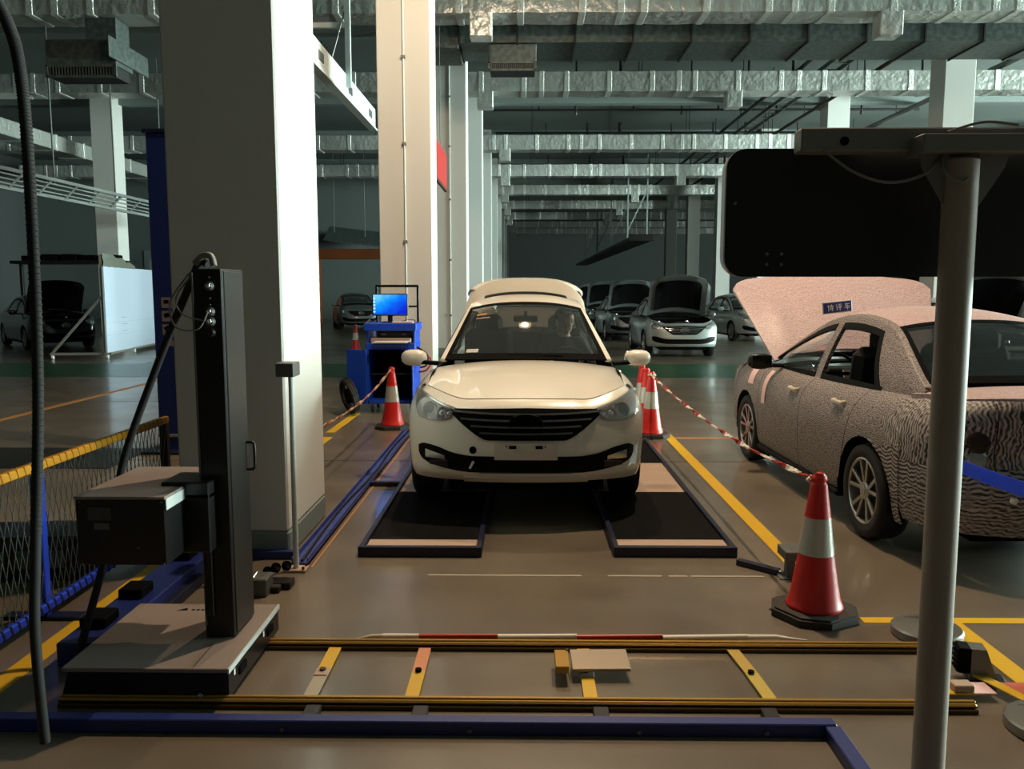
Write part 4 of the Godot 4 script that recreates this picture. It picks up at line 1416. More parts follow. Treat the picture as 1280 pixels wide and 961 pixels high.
func build_parked_cars():
	var g := "cars parked in the background"
	var cars := [
		["dark grey car with raised bonnet, chrome grille and pale foil-wrapped bumper behind the green walkway", Vector3(3.85, 0, -22.4), 0.0, M.grey_car, 68.0, "pale"],
		["dark car with its bonnet up, second in the queue behind the chrome-grilled one", Vector3(3.45, 0, -28.8), 0.03, M.grey_car, 64.0, ""],
		["dark car with its bonnet up, third in the queue behind the chrome-grilled one", Vector3(3.25, 0, -35.0), 0.0, M.grey_car, 66.0, ""],
		["small dark car far back, fourth in the queue behind the chrome-grilled one", Vector3(3.2, 0, -41.0), 0.0, M.grey_car, 62.0, ""],
		["pale grey car with closed bonnet facing the camera beside the camouflaged bonnet", Vector3(7.35, 0, -28.6), 0.12, M.silver_paint, -1.0, ""],
		["silver car with raised bonnet behind the pale grey car that faces the camera", Vector3(6.9, 0, -35.4), -0.1, M.silver_paint, 66.0, ""],
		["grey car with raised pale-rimmed bonnet seen over the camouflaged car's roof", Vector3(7.0, 0, -14.2), 0.0, M.silver_paint, 62.0, "pale"],
		["black car with raised bonnet in the left bay, beside the white target board", Vector3(-14.1, 0, -24.6), 0.75, M.dark_paint, 60.0, ""],
		["dark car half hidden behind the computer cart", Vector3(-7.3, 0, -36.5), 0.3, M.grey_car, -1.0, ""]]
	for c in cars:
		var o := {"body": c[3], "detail": 1 if c[2] == 0.0 and c[1].z > -25 else 0, "mirror": c[3], "handle": M.chrome}
		if c[4] > 0.0:
			o.hood_open = c[4]
			o.hood_rim = true
		if c[5] == "pale":
			o.nose = mat(Color(0.60, 0.63, 0.62), 0.35, 0.3)
			o.grille = M.dark_trim
			o.grille_bar = M.chrome
		make_car("car", c[0], g, c[1], c[2], o)

# ---------------------------------------------------------------- the driver
func field_mesh(st: SurfaceTool, bones: Array, cell: float, k: float):
	# bones: [a, b, ra, rb] tapered capsules joined by a smooth minimum; a fifth entry of -1 carves
	var lo := Vector3.ONE * 1e9
	var hi := -lo
	for b in bones:
		if b.size() > 4: continue
		for e in 2:
			var r: float = b[2 + e] + k + cell * 2.0
			lo = lo.min(b[e] - Vector3.ONE * r)
			hi = hi.max(b[e] + Vector3.ONE * r)
	var n := Vector3i((hi - lo) / cell) + Vector3i.ONE * 2
	var F := PackedFloat32Array()
	F.resize(n.x * n.y * n.z)
	F.fill(1.0)
	for b in bones:
		var A: Vector3 = b[0]
		var B: Vector3 = b[1]
		var ra: float = b[2]
		var rb: float = b[3]
		var carve: bool = b.size() > 4
		var m := maxf(ra, rb) + k * 2.0 + cell * 2.0
		var i0 := Vector3i((A.min(B) - Vector3.ONE * m - lo) / cell).clamp(Vector3i.ZERO, n - Vector3i.ONE)
		var i1 := Vector3i((A.max(B) + Vector3.ONE * m - lo) / cell).clamp(Vector3i.ZERO, n - Vector3i.ONE)
		var ab := B - A
		var l2 := maxf(ab.length_squared(), 1e-9)
		for z in range(i0.z, i1.z + 1):
			for y in range(i0.y, i1.y + 1):
				var at := (z * n.y + y) * n.x
				for x in range(i0.x, i1.x + 1):
					var p := lo + Vector3(x, y, z) * cell
					var t := clampf((p - A).dot(ab) / l2, 0.0, 1.0)
					var d := p.distance_to(A + ab * t) - lerpf(ra, rb, t)
					var o := F[at + x]
					if carve:
						F[at + x] = maxf(o, -d)
					else:
						var h := clampf(0.5 + 0.5 * (o - d) / k, 0.0, 1.0)
						F[at + x] = lerpf(o, d, h) - k * h * (1.0 - h) if o < 0.9 else d
	var V := {}
	var sx := 1
	var sy := n.x
	var sz := n.x * n.y
	for z in n.z - 1:
		for y in n.y - 1:
			var base := z * sz + y * sy
			for x in n.x - 1:
				var at := base + x
				var f0 := F[at]
				if absf(f0) > cell * 2.5: continue
				var sum := Vector3.ZERO
				var c := 0
				for e in EDGES:
					var ia: int = e[0]
					var ib: int = e[1]
					var va := F[at + (ia & 1) + ((ia >> 1) & 1) * sy + (ia >> 2) * sz]
					var vb := F[at + (ib & 1) + ((ib >> 1) & 1) * sy + (ib >> 2) * sz]
					if (va < 0.0) != (vb < 0.0):
						var pa := Vector3(ia & 1, (ia >> 1) & 1, ia >> 2)
						var pb := Vector3(ib & 1, (ib >> 1) & 1, ib >> 2)
						sum += pa.lerp(pb, va / (va - vb))
						c += 1
				if c: V[at] = lo + (Vector3(x, y, z) + sum / c) * cell
	st.set_smooth_group(0)
	for at in V:
		for ax in 3:
			var s: int = [sx, sy, sz][ax]
			var u: int = [sy, sz, sx][ax]
			var w: int = [sz, sx, sy][ax]
			var f0 := F[at]
			var f1 := F[at + s]
			if (f0 < 0.0) == (f1 < 0.0): continue
			if not (V.has(at - u) and V.has(at - w) and V.has(at - u - w)): continue
			var q: Array = [V[at], V[at - u], V[at - u - w], V[at - w]]
			var nrm := Vector3.ZERO
			nrm[ax] = 1.0 if f0 < 0.0 else -1.0
			face(st, q, nrm)

const EDGES := [[0, 1], [2, 3], [4, 5], [6, 7], [0, 2], [1, 3], [4, 6], [5, 7], [0, 4], [1, 5], [2, 6], [3, 7]]

func finger_bones(out: Array, xf: Transform3D, base: Vector3, dir: Vector3, curl: Vector3, l: float, r: float):
	# three joints that bend step by step towards «curl»
	var p := base
	var d := dir.normalized()
	var parts := [0.45, 0.32, 0.23]
	for k in 3:
		var q: Vector3 = p + d * l * parts[k]
		out.append([xf * p, xf * q, r * (1.0 - 0.08 * k), r * (0.92 - 0.08 * k)])
		p = q
		d = (d + curl * 0.75).normalized()

func hand_bones(xf: Transform3D, s: float) -> Array:
	# palm in the xz plane, fingers along +z, back of the hand up, thumb on the side s
	var b := []
	for k in 4:
		b.append([xf * Vector3((k - 1.5) * 0.006, 0, -0.01), xf * Vector3((k - 1.5) * 0.019, 0, 0.075), 0.015, 0.0125])
	var L := [0.068, 0.078, 0.074, 0.058]
	for k in 4:
		finger_bones(b, xf, Vector3((k - 1.5) * 0.0195 * -s, 0, 0.08), Vector3((k - 1.5) * -0.06 * s, -0.25, 1), Vector3(0, -1.0, -0.15), L[k], 0.0088)
	finger_bones(b, xf, Vector3(0.026 * s, -0.006, 0.02), Vector3(0.75 * s, -0.35, 0.7), Vector3(-0.5 * s, -0.5, 0.25), 0.068, 0.0105)
	return b

func build_driver():
	var at := Vector3(0.015 + 0.36, 0.045, -7.91)
	var p = thing("person", "driver with short dark hair in dark work clothes inside the white car", "person", at)
	# joints in car coordinates less the seat's x
	var hip := Vector3(0, 0.70, -0.14)
	var chest := Vector3(0, 1.02, -0.24)
	var neck := Vector3(0.01, 1.15, -0.25)
	var head := Vector3(0.02, 1.30, -0.21)
	var turn := Basis(Vector3.UP, 0.42) * Basis(Vector3.RIGHT, 0.10)
	var sl := Vector3(0.185, 1.07, -0.24)
	var sr := Vector3(-0.185, 1.07, -0.24)
	var el := Vector3(0.255, 0.86, -0.02)
	var er := Vector3(-0.26, 0.85, -0.02)
	var wl := Vector3(0.175, 0.965, 0.285)
	var wr := Vector3(-0.165, 0.95, 0.285)
	var trunk := [[hip, hip + Vector3(0, 0.10, -0.03), 0.13, 0.125], [hip + Vector3(0, 0.1, -0.03), chest, 0.125, 0.135], [sl + Vector3(-0.04, 0, 0), sr + Vector3(0.04, 0, 0), 0.075, 0.075], [Vector3(0.07, 0.98, -0.19), Vector3(-0.07, 0.98, -0.19), 0.085, 0.085]]
	var arms := [[sl, el, 0.056, 0.044], [el, wl, 0.043, 0.029], [sr, er, 0.056, 0.044], [er, wr, 0.043, 0.029]]
	var legs := []
	for s in [1.0, -1.0]:
		legs.append([Vector3(0.10 * s, 0.70, -0.10), Vector3(0.15 * s, 0.74, 0.33), 0.088, 0.062])
		legs.append([Vector3(0.15 * s, 0.74, 0.33), Vector3(0.13 * s, 0.50, 0.62), 0.060, 0.042])
	var st := soft()
	field_mesh(st, trunk + arms + legs + [[chest + Vector3(0, 0.08, 0), neck, 0.07, 0.055], [neck, head + Vector3(0, -0.06, -0.02), 0.055, 0.052]], 0.013, 0.03)
	var hx := Transform3D(turn, head)
	var hb := []
	for b in [[[0, 0.035, -0.02], [0, 0.045, 0.005], 0.086, 0.083], [[0, 0.0, 0.02], [0, -0.065, 0.038], 0.066, 0.04], [[0.028, -0.06, 0.02], [-0.028, -0.06, 0.02], 0.036, 0.036], [[0, -0.095, 0.052], [0, -0.088, 0.06], 0.024, 0.02],
			[[0.05, -0.02, -0.0], [0.035, -0.08, 0.025], 0.03, 0.022], [[-0.05, -0.02, 0.0], [-0.035, -0.08, 0.025], 0.03, 0.022], [[0.03, 0.026, 0.078], [-0.03, 0.026, 0.078], 0.014, 0.014], [[0, 0.012, 0.092], [0, -0.025, 0.106], 0.009, 0.014],
			[[0.012, -0.03, 0.094], [-0.012, -0.03, 0.094], 0.011, 0.011], [[0.022, -0.056, 0.082], [-0.022, -0.056, 0.082], 0.009, 0.009], [[0.018, -0.066, 0.080], [-0.018, -0.066, 0.080], 0.009, 0.009],
			[[0.083, 0.01, -0.012], [0.088, -0.03, -0.006], 0.013, 0.008], [[-0.083, 0.01, -0.012], [-0.088, -0.03, -0.006], 0.013, 0.008], [[0, -0.06, -0.03], [0, -0.14, -0.045], 0.054, 0.054]]:
		hb.append([hx * Vector3(b[0][0], b[0][1], b[0][2]), hx * Vector3(b[1][0], b[1][1], b[1][2]), b[2], b[3]])
	for s in [1.0, -1.0]:
		hb.append([hx * Vector3(0.032 * s, 0.006, 0.102), hx * Vector3(0.034 * s, 0.006, 0.102), 0.015, 0.015, -1])
	field_mesh(st, hb, 0.0045, 0.014)
	var hl := Transform3D(Basis(Vector3(0, 0, 1), 0.9) * Basis(Vector3.RIGHT, -0.5), wl)
	var hr := Transform3D(Basis(Vector3(0, 0, 1), -0.9) * Basis(Vector3.RIGHT, -0.5), wr)
	field_mesh(st, hand_bones(hl, -1.0), 0.0038, 0.008)
	field_mesh(st, hand_bones(hr, 1.0), 0.0038, 0.008)
	obj("body", st, M.skin, p)
	var hs := soft()
	var hair := []
	for b in [[[0, 0.048, -0.036], [0, 0.075, -0.004], 0.088, 0.078], [[0.05, 0.04, -0.02], [0.062, 0.0, -0.045], 0.045, 0.038], [[-0.05, 0.04, -0.02], [-0.062, 0.0, -0.045], 0.045, 0.038], [[0, 0.0, -0.05], [0, -0.05, -0.055], 0.068, 0.05]]:
		hair.append([hx * Vector3(b[0][0], b[0][1], b[0][2]), hx * Vector3(b[1][0], b[1][1], b[1][2]), b[2], b[3]])
	field_mesh(hs, hair, 0.006, 0.015)
	obj("hair", hs, M.hair, p)
	for s in [1.0, -1.0]:
		var es := soft()
		ball(es, hx * Vector3(0.032 * s, 0.006, 0.083), 0.0125, 12)
		var eye = obj("eye", es, M.paper, p)
		var ps := soft()
		ball(ps, hx * Vector3(0.033 * s, 0.005, 0.0925), 0.0055, 8)
		obj("pupil", ps, M.hair, eye)
	var js := soft()
	var grow := func(list, by):
		var o := []
		for b in list: o.append([b[0], b[1], b[2] + by, b[3] + by])
		return o
	field_mesh(js, grow.call(trunk, 0.010) + grow.call([[sl, el, 0.056, 0.046], [el, wl.lerp(el, 0.12), 0.046, 0.036], [sr, er, 0.056, 0.046], [er, wr.lerp(er, 0.12), 0.046, 0.036]], 0.009), 0.012, 0.03)
	obj("jacket", js, M.cloth, p)
	var cs := soft()
	field_mesh(cs, [[neck + Vector3(0.045, -0.03, 0.03), neck + Vector3(0.02, -0.07, 0.065), 0.022, 0.02], [neck + Vector3(-0.045, -0.03, 0.03), neck + Vector3(-0.02, -0.07, 0.065), 0.022, 0.02], [neck + Vector3(0.05, -0.03, -0.02), neck + Vector3(-0.05, -0.03, -0.02), 0.03, 0.03]], 0.006, 0.012)
	obj("collar", cs, M.paper, p)
	var ts := soft()
	field_mesh(ts, grow.call(legs, 0.010) + [[hip + Vector3(0, -0.01, 0), hip + Vector3(0, 0.03, 0), 0.14, 0.138]], 0.013, 0.03)
	obj("trousers", ts, mat(Color(0.05, 0.055, 0.07), 0.9), p)

# ---------------------------------------------------------------- headlight tester at left
func build_tester():
	var t = thing("headlight_tester", "black headlight tester with a tall mast, grey-topped optical box and wide base on rails", "tester", Vector3(-1.50, 0, -3.5))
	# local = world - (-1.50, 0, -3.5)
	var b := flat()
	prism(b, PackedVector2Array([Vector2(-0.35, 0.03), Vector2(0.325, 0.03), Vector2(0.325, 0.145), Vector2(-0.315, 0.145)]), 0.68, Transform3D(Basis(), Vector3(0, 0, -0.36)))
	obj("base_box", b, M.black_paint, t)
	var bt := flat()
	box(bt, Vector3(-0.0, 0.152, 0.0), Vector3(0.665, 0.018, 0.69), 0.003)
	var top = obj("base_cover", bt, M.cover_grey, t)
	obj("cover_joint", boxed(Vector3(0.19, 0.1625, 0.22), Vector3(0.003, 0.002, 0.22)), M.joint, top)
	obj("cover_edge", boxed(Vector3(0.334, 0.15, 0.0), Vector3(0.006, 0.022, 0.69)), M.cover_edge, top)
	for z in [0.16, -0.22]:
		var sl := boxed(Vector3(0.327, 0.085, z), Vector3(0.012, 0.035, 0.085), 0.004)
		obj("grip_slot", sl, M.black_matt, t)
		obj("white_label", boxed(Vector3(0.331, 0.115, z + 0.11), Vector3(0.004, 0.025, 0.016)), M.paper, t)
	var fo := soft()
	lathe(fo, [Vector2(0.0, -0.005), Vector2(0.011, -0.005), Vector2(0.011, 0.012), Vector2(0.0, 0.016)], 14, turned(Vector3(0, 0, 1), Vector3(0.215, 0.045, 0.325)))
	obj("plug", fo, M.chrome, t)
	# small maker's mark on the cover
	var mk := flat()
	prism(mk, PackedVector2Array([Vector2(0, 0), Vector2(0.05, 0), Vector2(0.04, 0.03)]), 0.001, Transform3D(Basis(Vector3.RIGHT, Vector3(0, 0, -1), Vector3.UP), Vector3(-0.12, 0.161, -0.26)))
	obj("maker_mark", mk, M.black_matt, top)
	for k in 6:
		obj("maker_mark", boxed(Vector3(-0.045 + 0.022 * k, 0.1612, -0.268), Vector3(0.014, 0.001, 0.016)), M.black_matt, top)
	# mast
	var m := flat()
	box(m, Vector3(0.198, 0.95, -0.08), Vector3(0.125, 1.57, 0.26), 0.004)
	var mast = obj("mast", m, M.black_paint, t)
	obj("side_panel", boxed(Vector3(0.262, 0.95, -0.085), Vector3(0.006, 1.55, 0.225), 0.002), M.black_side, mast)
	obj("edge_strip", boxed(Vector3(0.14, 0.97, 0.05), Vector3(0.008, 1.50, 0.012), 0.002), M.steel_dull, mast)
	var nb := [1.665, 1.56, 1.52, 1.475]
	for k in 4:
		var s := soft()
		lathe(s, [Vector2(0.0, 0.0), Vector2(0.02, 0.0), Vector2(0.02, 0.012), Vector2(0.013, 0.02), Vector2(0.0, 0.024)], 18, turned(Vector3(0, 0, 1), Vector3(0.212, nb[k], 0.05)))
		obj("socket_ring", s, M.black_side if k == 3 else M.steel_dull, mast)
		if k < 3:
			var s2 := soft()
			ball(s2, Vector3(0.212, nb[k], 0.072), 0.011, 10)
			obj("plug_head", s2, M.chrome, mast)
	for y in [1.70, 1.615, 1.588]:
		var s := soft()
		ball(s, Vector3(0.212, y, 0.052), 0.005, 8)
		obj("screw", s, M.chrome, mast)
	var hd := soft()
	tube(hd, spline([Vector3(0.262, 0.975, -0.17), Vector3(0.292, 0.975, -0.17), Vector3(0.30, 0.955, -0.17), Vector3(0.30, 0.875, -0.17), Vector3(0.292, 0.855, -0.17), Vector3(0.262, 0.855, -0.17)], 4), 0.007, 8)
	obj("handle", hd, M.black_side, mast)
	# carriage and optical box
	var cg := flat()
	box(cg, Vector3(0.10, 0.71, 0.02), Vector3(0.20, 0.30, 0.20), 0.006)
	box(cg, Vector3(0.165, 0.46, 0.055), Vector3(0.03, 0.40, 0.02), 0.004)
	box(cg, Vector3(0.15, 0.80, 0.07), Vector3(0.10, 0.02, 0.10), 0.004)
	obj("carriage", cg, M.black_paint, t)
	var ob := flat()
	box(ob, Vector3(-0.085, 0.70, 0.02), Vector3(0.355, 0.265, 0.56), 0.004)
	var bx = obj("optical_box", ob, M.black_paint, t)
	obj("box_cover", boxed(Vector3(-0.085, 0.838, 0.02), Vector3(0.362, 0.012, 0.57), 0.003), M.cover_grey, bx)
	obj("cover_lip", boxed(Vector3(0.097, 0.812, 0.05), Vector3(0.005, 0.045, 0.50), 0.001), M.cover_edge, bx)
	obj("type_plate", boxed(Vector3(-0.165, 0.775, 0.302), Vector3(0.092, 0.052, 0.004), 0.001), mat(Color(0.22, 0.23, 0.23), 0.4), bx)
	obj("white_label", boxed(Vector3(-0.16, 0.725, 0.302), Vector3(0.06, 0.026, 0.003), 0.001), mat(Color(0.34, 0.35, 0.34), 0.6), bx)
	for q in [[-0.245, 0.835], [0.08, 0.835], [-0.245, 0.585], [0.08, 0.585], [-0.02, 0.65]]:
		var s := soft()
		ball(s, Vector3(q[0], q[1] - 0.012, 0.30), 0.005, 8)
		obj("screw", s, M.steel_dull, bx)
	var ln := soft()
	lathe(ln, [Vector2(0.0, 0.0), Vector2(0.115, 0.0), Vector2(0.12, 0.02), Vector2(0.10, 0.012), Vector2(0.0, 0.02)], 28, turned(Vector3(0, 0, -1), Vector3(-0.085, 0.70, -0.262)))
	obj("front_lens", ln, M.lens_dark, bx)
	# the fat hose and the thin leads from the mast top
	var o := Vector3(-1.50, 0, -3.5)
	var h = thing("cable_hose", "fat black cable hose slanting from the tester's mast top behind its box to the floor", "hose", o)
	wire("hose", spline([Vector3(0.19, 1.755, -0.0), Vector3(0.15, 1.765, -0.02), Vector3(0.09, 1.68, -0.06), Vector3(-0.12, 1.36, -0.22), Vector3(-0.34, 0.88, -0.28), Vector3(-0.37, 0.60, -0.22), Vector3(-0.40, 0.34, -0.10), Vector3(-0.43, 0.06, 0.05)], 6), 0.017, M.rubber, h, 10)
	wire("clear_sleeve", spline([Vector3(0.135, 1.758, 0.0), Vector3(0.175, 1.79, 0.01), Vector3(0.21, 1.785, 0.02), Vector3(0.225, 1.745, 0.03)], 6), 0.014, M.grey_paint, h, 10)
	for q in [[Vector3(0.11, 1.72, 0.0), Vector3(0.05, 1.60, 0.06), Vector3(0.08, 1.50, 0.09), Vector3(0.17, 1.49, 0.09), Vector3(0.212, 1.56, 0.085)], [Vector3(0.12, 1.71, 0.0), Vector3(0.075, 1.62, 0.06), Vector3(0.11, 1.55, 0.085), Vector3(0.212, 1.52, 0.085)]]:
		wire("thin_lead", spline(q, 8), 0.0035, M.grey_paint, h, 6)
	# corrugated conduit that hangs close to the camera
	var c = thing("hanging_conduit", "black corrugated conduit hanging close to the camera at the left edge", "conduit", Vector3(-1.313, 0, -2.2))
	var pts := spline([Vector3(-0.12, 2.62, 0), Vector3(-0.06, 2.45, 0), Vector3(0.0, 2.33, 0), Vector3(0.028, 2.2, 0), Vector3(0.034, 1.9, 0), Vector3(0.022, 1.4, 0), Vector3(-0.015, 0.93, 0), Vector3(-0.03, 0.7, 0), Vector3(-0.022, 0.395, 0)], 8)
	wire("conduit", pts, 0.0138, M.rubber, c, 12)
	var rg := soft()
	for i in pts.size() - 1:
		for k in 4:
			if i > 46: continue
			var p: Vector3 = pts[i].lerp(pts[i + 1], k / 4.0)
			lathe(rg, [Vector2(0.013, -0.0025), Vector2(0.0155, -0.001), Vector2(0.0155, 0.001), Vector2(0.013, 0.0025)], 10, turned(pts[i + 1] - pts[i], p), false)
	tag(obj("rib", rg, M.rubber, c), "", "", "", "stuff")

# ---------------------------------------------------------------- black target board on its stand, near right
func build_target_frame():
	var f = thing("target_stand", "grey steel T-shaped stand with a round pole, gussets and crossbeam, near right", "stand", Vector3(1.268, 0, -2.5))
	var p := soft()
	tube(p, [Vector3(0.0, 0, 0), Vector3(-0.005, 2.02, 0)], 0.0475, 24)
	obj("pole", p, M.pole, f)
	obj("floor_plate", boxed(Vector3(0, 0.006, 0), Vector3(0.24, 0.012, 0.24), 0.003), M.pole, f)
	var b := flat()
	box(b, Vector3(0.28, 2.085, -0.06), Vector3(1.48, 0.068, 0.07), 0.004)
	var beam = obj("crossbeam", b, M.grey_paint, f)
	var hole := soft()
	lathe(hole, [Vector2(0.0, 0.0), Vector2(0.013, 0.0), Vector2(0.013, 0.004), Vector2(0.0, 0.004)], 14, turned(Vector3(0, 0, 1), Vector3(-0.335, 2.08, -0.026)))
	obj("bolt_hole", hole, M.black_matt, beam)
	obj("bolt_plate", boxed(Vector3(0.0, 2.062, 0.0), Vector3(0.285, 0.052, 0.11), 0.003), M.grey_paint, f)
	for s in [-1.0, 1.0]:
		var g := flat()
		prism(g, PackedVector2Array([Vector2(0.042 * s, 2.037), Vector2(0.128 * s, 2.037), Vector2(0.118 * s, 2.0), Vector2(0.042 * s, 1.88)]), 0.008, Transform3D(Basis(), Vector3(0, 0, -0.004)))
		obj("gusset", g, M.grey_paint, f)
	for q in [[Vector3(-0.40, 2.06, -0.03), Vector3(-0.32, 1.985, 0.02), Vector3(-0.22, 1.955, 0.03), Vector3(-0.12, 1.98, 0.03), Vector3(-0.06, 2.04, 0.0)], [Vector3(-0.06, 2.04, 0.0), Vector3(-0.075, 1.985, 0.04), Vector3(-0.03, 1.955, 0.05), Vector3(-0.01, 1.965, 0.05)], [Vector3(-0.05, 2.10, 0.0), Vector3(0.05, 2.128, 0.0), Vector3(0.15, 2.12, 0.0)]]:
		wire("cable", spline(q, 6), 0.0045, M.grey_paint, f, 6)
	# the second leg of the stand at the frame's edge
	wire("second_pole", [Vector3(0.66, 0, 0.6), Vector3(0.66, 2.02, 0.6)], 0.0475, M.pole, f, 20)
	# board
	var w = thing("target_board", "large black board with rounded corners and a silver rim, hung from the grey stand", "board", Vector3(1.48, 1.885, -2.66))
	var r := 0.06
	var hw := 0.855
	var hh := 0.193
	var poly := func(ix, rr):
		var out := PackedVector2Array()
		for k in 4:
			for i in 7:
				var a := PI / 2 * k + PI / 2 * i / 6.0
				out.append(Vector2((hw - ix - rr) * (1.0 if k in [0, 3] else -1.0) + rr * cos(a), (hh - ix - rr) * (1.0 if k in [0, 1] else -1.0) + rr * sin(a)))
		return out
	var rim := flat()
	prism(rim, poly.call(0.0, r), 0.05, Transform3D(Basis(), Vector3(0, 0, -0.06)))
	obj("silver_rim", rim, M.steel, w)
	var bk := flat()
	prism(bk, poly.call(-0.002, r), 0.018, Transform3D(Basis(), Vector3(0, 0, -0.010)))
	obj("back_panel", bk, mat(Color(0.006, 0.006, 0.0065), 0.55), w)
	for q in [[-0.725, -0.125], [-0.68, -0.125], [-0.725, -0.157], [-0.68, -0.157], [-0.828, 0.03]]:
		var s := soft()
		lathe(s, [Vector2(0.005, 0.0), Vector2(0.005, 0.003), Vector2(0.0, 0.004)], 10, turned(Vector3(0, 0, 1), Vector3(q[0], q[1], 0.008)))
		obj("screw", s, M.grey_paint, w)
	for x in [-0.64, -0.60, -0.47]:
		obj("hanger_block", boxed(Vector3(x, hh + 0.022, 0.03), Vector3(0.028 if x > -0.63 else 0.022, 0.044, 0.05), 0.003), M.black_paint, w)
	obj("hanger_block", boxed(Vector3(-0.50, hh + 0.02, 0.03), Vector3(0.12, 0.04, 0.05), 0.003), M.black_paint, w)
	wire("cable", spline([Vector3(-0.655, 0.215, 0.03), Vector3(-0.64, 0.235, 0.02), Vector3(-0.60, 0.245, 0.02), Vector3(-0.56, 0.235, 0.02)], 5), 0.005, M.grey_paint, w)

# ---------------------------------------------------------------- rails on the floor in the foreground
func build_floor_rails():
	var r = thing("floor_track", "pair of brass rails joined by coloured flat ties, running across the floor for the tester", "track", Vector3(0, 0, 0))
	for q in [[-3.17, -1.85, 1.78], [-3.72, -1.85, 1.86]]:
		var z: float = q[0]
		var L: float = q[2] - q[1]
		var cx: float = (q[1] + q[2]) * 0.5
		var rail = obj("rail", boxed(Vector3(cx, 0.026, z), Vector3(L, 0.018, 0.036), 0.006), M.brass, r)
		obj("rail_foot", boxed(Vector3(cx, 0.009, z), Vector3(L, 0.018, 0.06), 0.003), M.brass_dark, rail)
		obj("rail_groove", boxed(Vector3(cx, 0.026, z + 0.0185), Vector3(L, 0.005, 0.003)), M.brass_dark, rail)
		obj("rail_crown", boxed(Vector3(cx, 0.038, z - 0.006), Vector3(L, 0.008, 0.018), 0.003), M.brass, rail)
	var cols := [mat(Color(0.62, 0.58, 0.50), 0.5), mat(Color(0.80, 0.58, 0.20), 0.5), M.line_yellow, mat(Color(0.70, 0.60, 0.22), 0.5)]
	var two := [M.line_yellow, M.line_yellow, M.line_yellow, mat(Color(0.68, 0.55, 0.2), 0.5)]
	var xs := [-0.865, -0.452, 0.272, 0.975]
	for k in 4:
		var x: float = xs[k]
		var d: float = [0.0, 0.0, 0.0, -0.02][k]
		var st := flat()
		bar(st, Vector3(x - d, 0.012, -3.20), Vector3(x - d * 0.2, 0.012, -3.46), 0.055, 0.008)
		var tie = obj("tie", st, cols[k] if k != 1 else two[k], r)
		var s2 := flat()
		bar(s2, Vector3(x - d * 0.2, 0.0125, -3.46), Vector3(x + d, 0.0125, -3.71), 0.055, 0.008)
		obj("tie_half", s2, two[k] if k != 1 else mat(Color(0.78, 0.50, 0.34), 0.5), tie)
		if k in [0, 2]:
			obj("tie_pad", boxed(Vector3(x, 0.018, -3.44), Vector3(0.06, 0.006, 0.07), 0.002), M.plate, tie)
		var bo := soft()
		lathe(bo, [Vector2(0.014, 0.0), Vector2(0.014, 0.012), Vector2(0.0, 0.014)], 8, Transform3D(Basis(), Vector3(x, 0.018, -3.45)))
		obj("bolt", bo, M.brass_dark if k in [0, 2] else M.black_matt, tie)
	# plates at the right end of the rails
	for q in [[1.76, -3.30, 0.12, 0.11, M.line_yellow], [1.86, -3.30, 0.10, 0.10, M.paper_pink], [2.02, -3.30, 0.13, 0.10, M.red]]:
		obj("end_plate", boxed(Vector3(q[0], 0.03, q[1]), Vector3(q[2], 0.008, q[3]), 0.002), q[4] if q[4] != M.red else mat(Color(0.72, 0.36, 0.28), 0.5), r)
	obj("end_strip", boxed(Vector3(1.945, 0.036, -3.33), Vector3(0.05, 0.008, 0.30), 0.002, Basis(Vector3.UP, 0.35)), M.line_yellow, r)
	obj("end_block", boxed(Vector3(1.78, 0.05, -3.28), Vector3(0.08, 0.03, 0.06), 0.004), M.plate, r)
	obj("end_block", boxed(Vector3(2.12, 0.05, -3.30), Vector3(0.09, 0.025, 0.08), 0.004), M.plate, r)
	# spring stop
	var e = thing("end_stop", "grey wedge bracket with a black ribbed buffer at the rails' right end", "stop", Vector3(1.92, 0.0, -3.44), -0.25)
	var w := flat()
	prism(w, PackedVector2Array([Vector2(-0.03, 0.0), Vector2(0.085, 0.0), Vector2(0.03, 0.15), Vector2(-0.03, 0.15)]), 0.08, Transform3D(Basis(), Vector3(0, 0, -0.04)))
	obj("bracket", w, M.steel_dull, e)
	obj("foot", boxed(Vector3(0.04, 0.008, 0), Vector3(0.15, 0.016, 0.11), 0.003), M.black_side, e)
	obj("buffer", boxed(Vector3(-0.05, 0.095, 0), Vector3(0.05, 0.11, 0.085), 0.004), M.black_matt, e)
	for k in 5:
		obj("buffer_rib", boxed(Vector3(-0.077, 0.05 + 0.022 * k, 0), Vector3(0.012, 0.010, 0.085), 0.002), M.black_matt, e)
	# loose plate across the far rail
	var p = thing("steel_plate", "loose bare steel plate with a wooden block lying against the far brass rail", "plate", Vector3(0.30, 0.056, -3.535))
	obj("plate", boxed(Vector3(0.03, 0.0, 0.05), Vector3(0.25, 0.014, 0.16), 0.003, Basis(Vector3.UP, 0.03) * Basis(Vector3.RIGHT, 0.12)), mat(Color(0.52, 0.46, 0.38), 0.45, 0.3), p)
	obj("block", boxed(Vector3(-0.135, 0.006, 0.075), Vector3(0.06, 0.03, 0.17), 0.003), M.brass, p)
	var bs := soft()
	lathe(bs, [Vector2(0.006, 0.0), Vector2(0.006, 0.006), Vector2(0.0, 0.008)], 8, Transform3D(Basis(), Vector3(-0.11, 0.022, 0.0)))
	obj("screw", bs, M.brass_dark, p)
	# red and white pole
	var q = thing("marker_pole", "long red and white banded pole lying along the far brass rail", "pole", Vector3(-0.66, 0.034, -3.775), 0.0)
	var L := [0.17, 0.37, 0.37, 0.40, 0.40, 0.36]
	var x := 0.0
	for k in 5:
		var st := soft()
		tube(st, [Vector3(x, 0, 0), Vector3(x + L[k], 0, -0.004 * k)], 0.014, 12)
		obj("band", st, M.red_tape if k % 2 else M.white_tape, q)
		x += L[k]
	var e1 := soft()
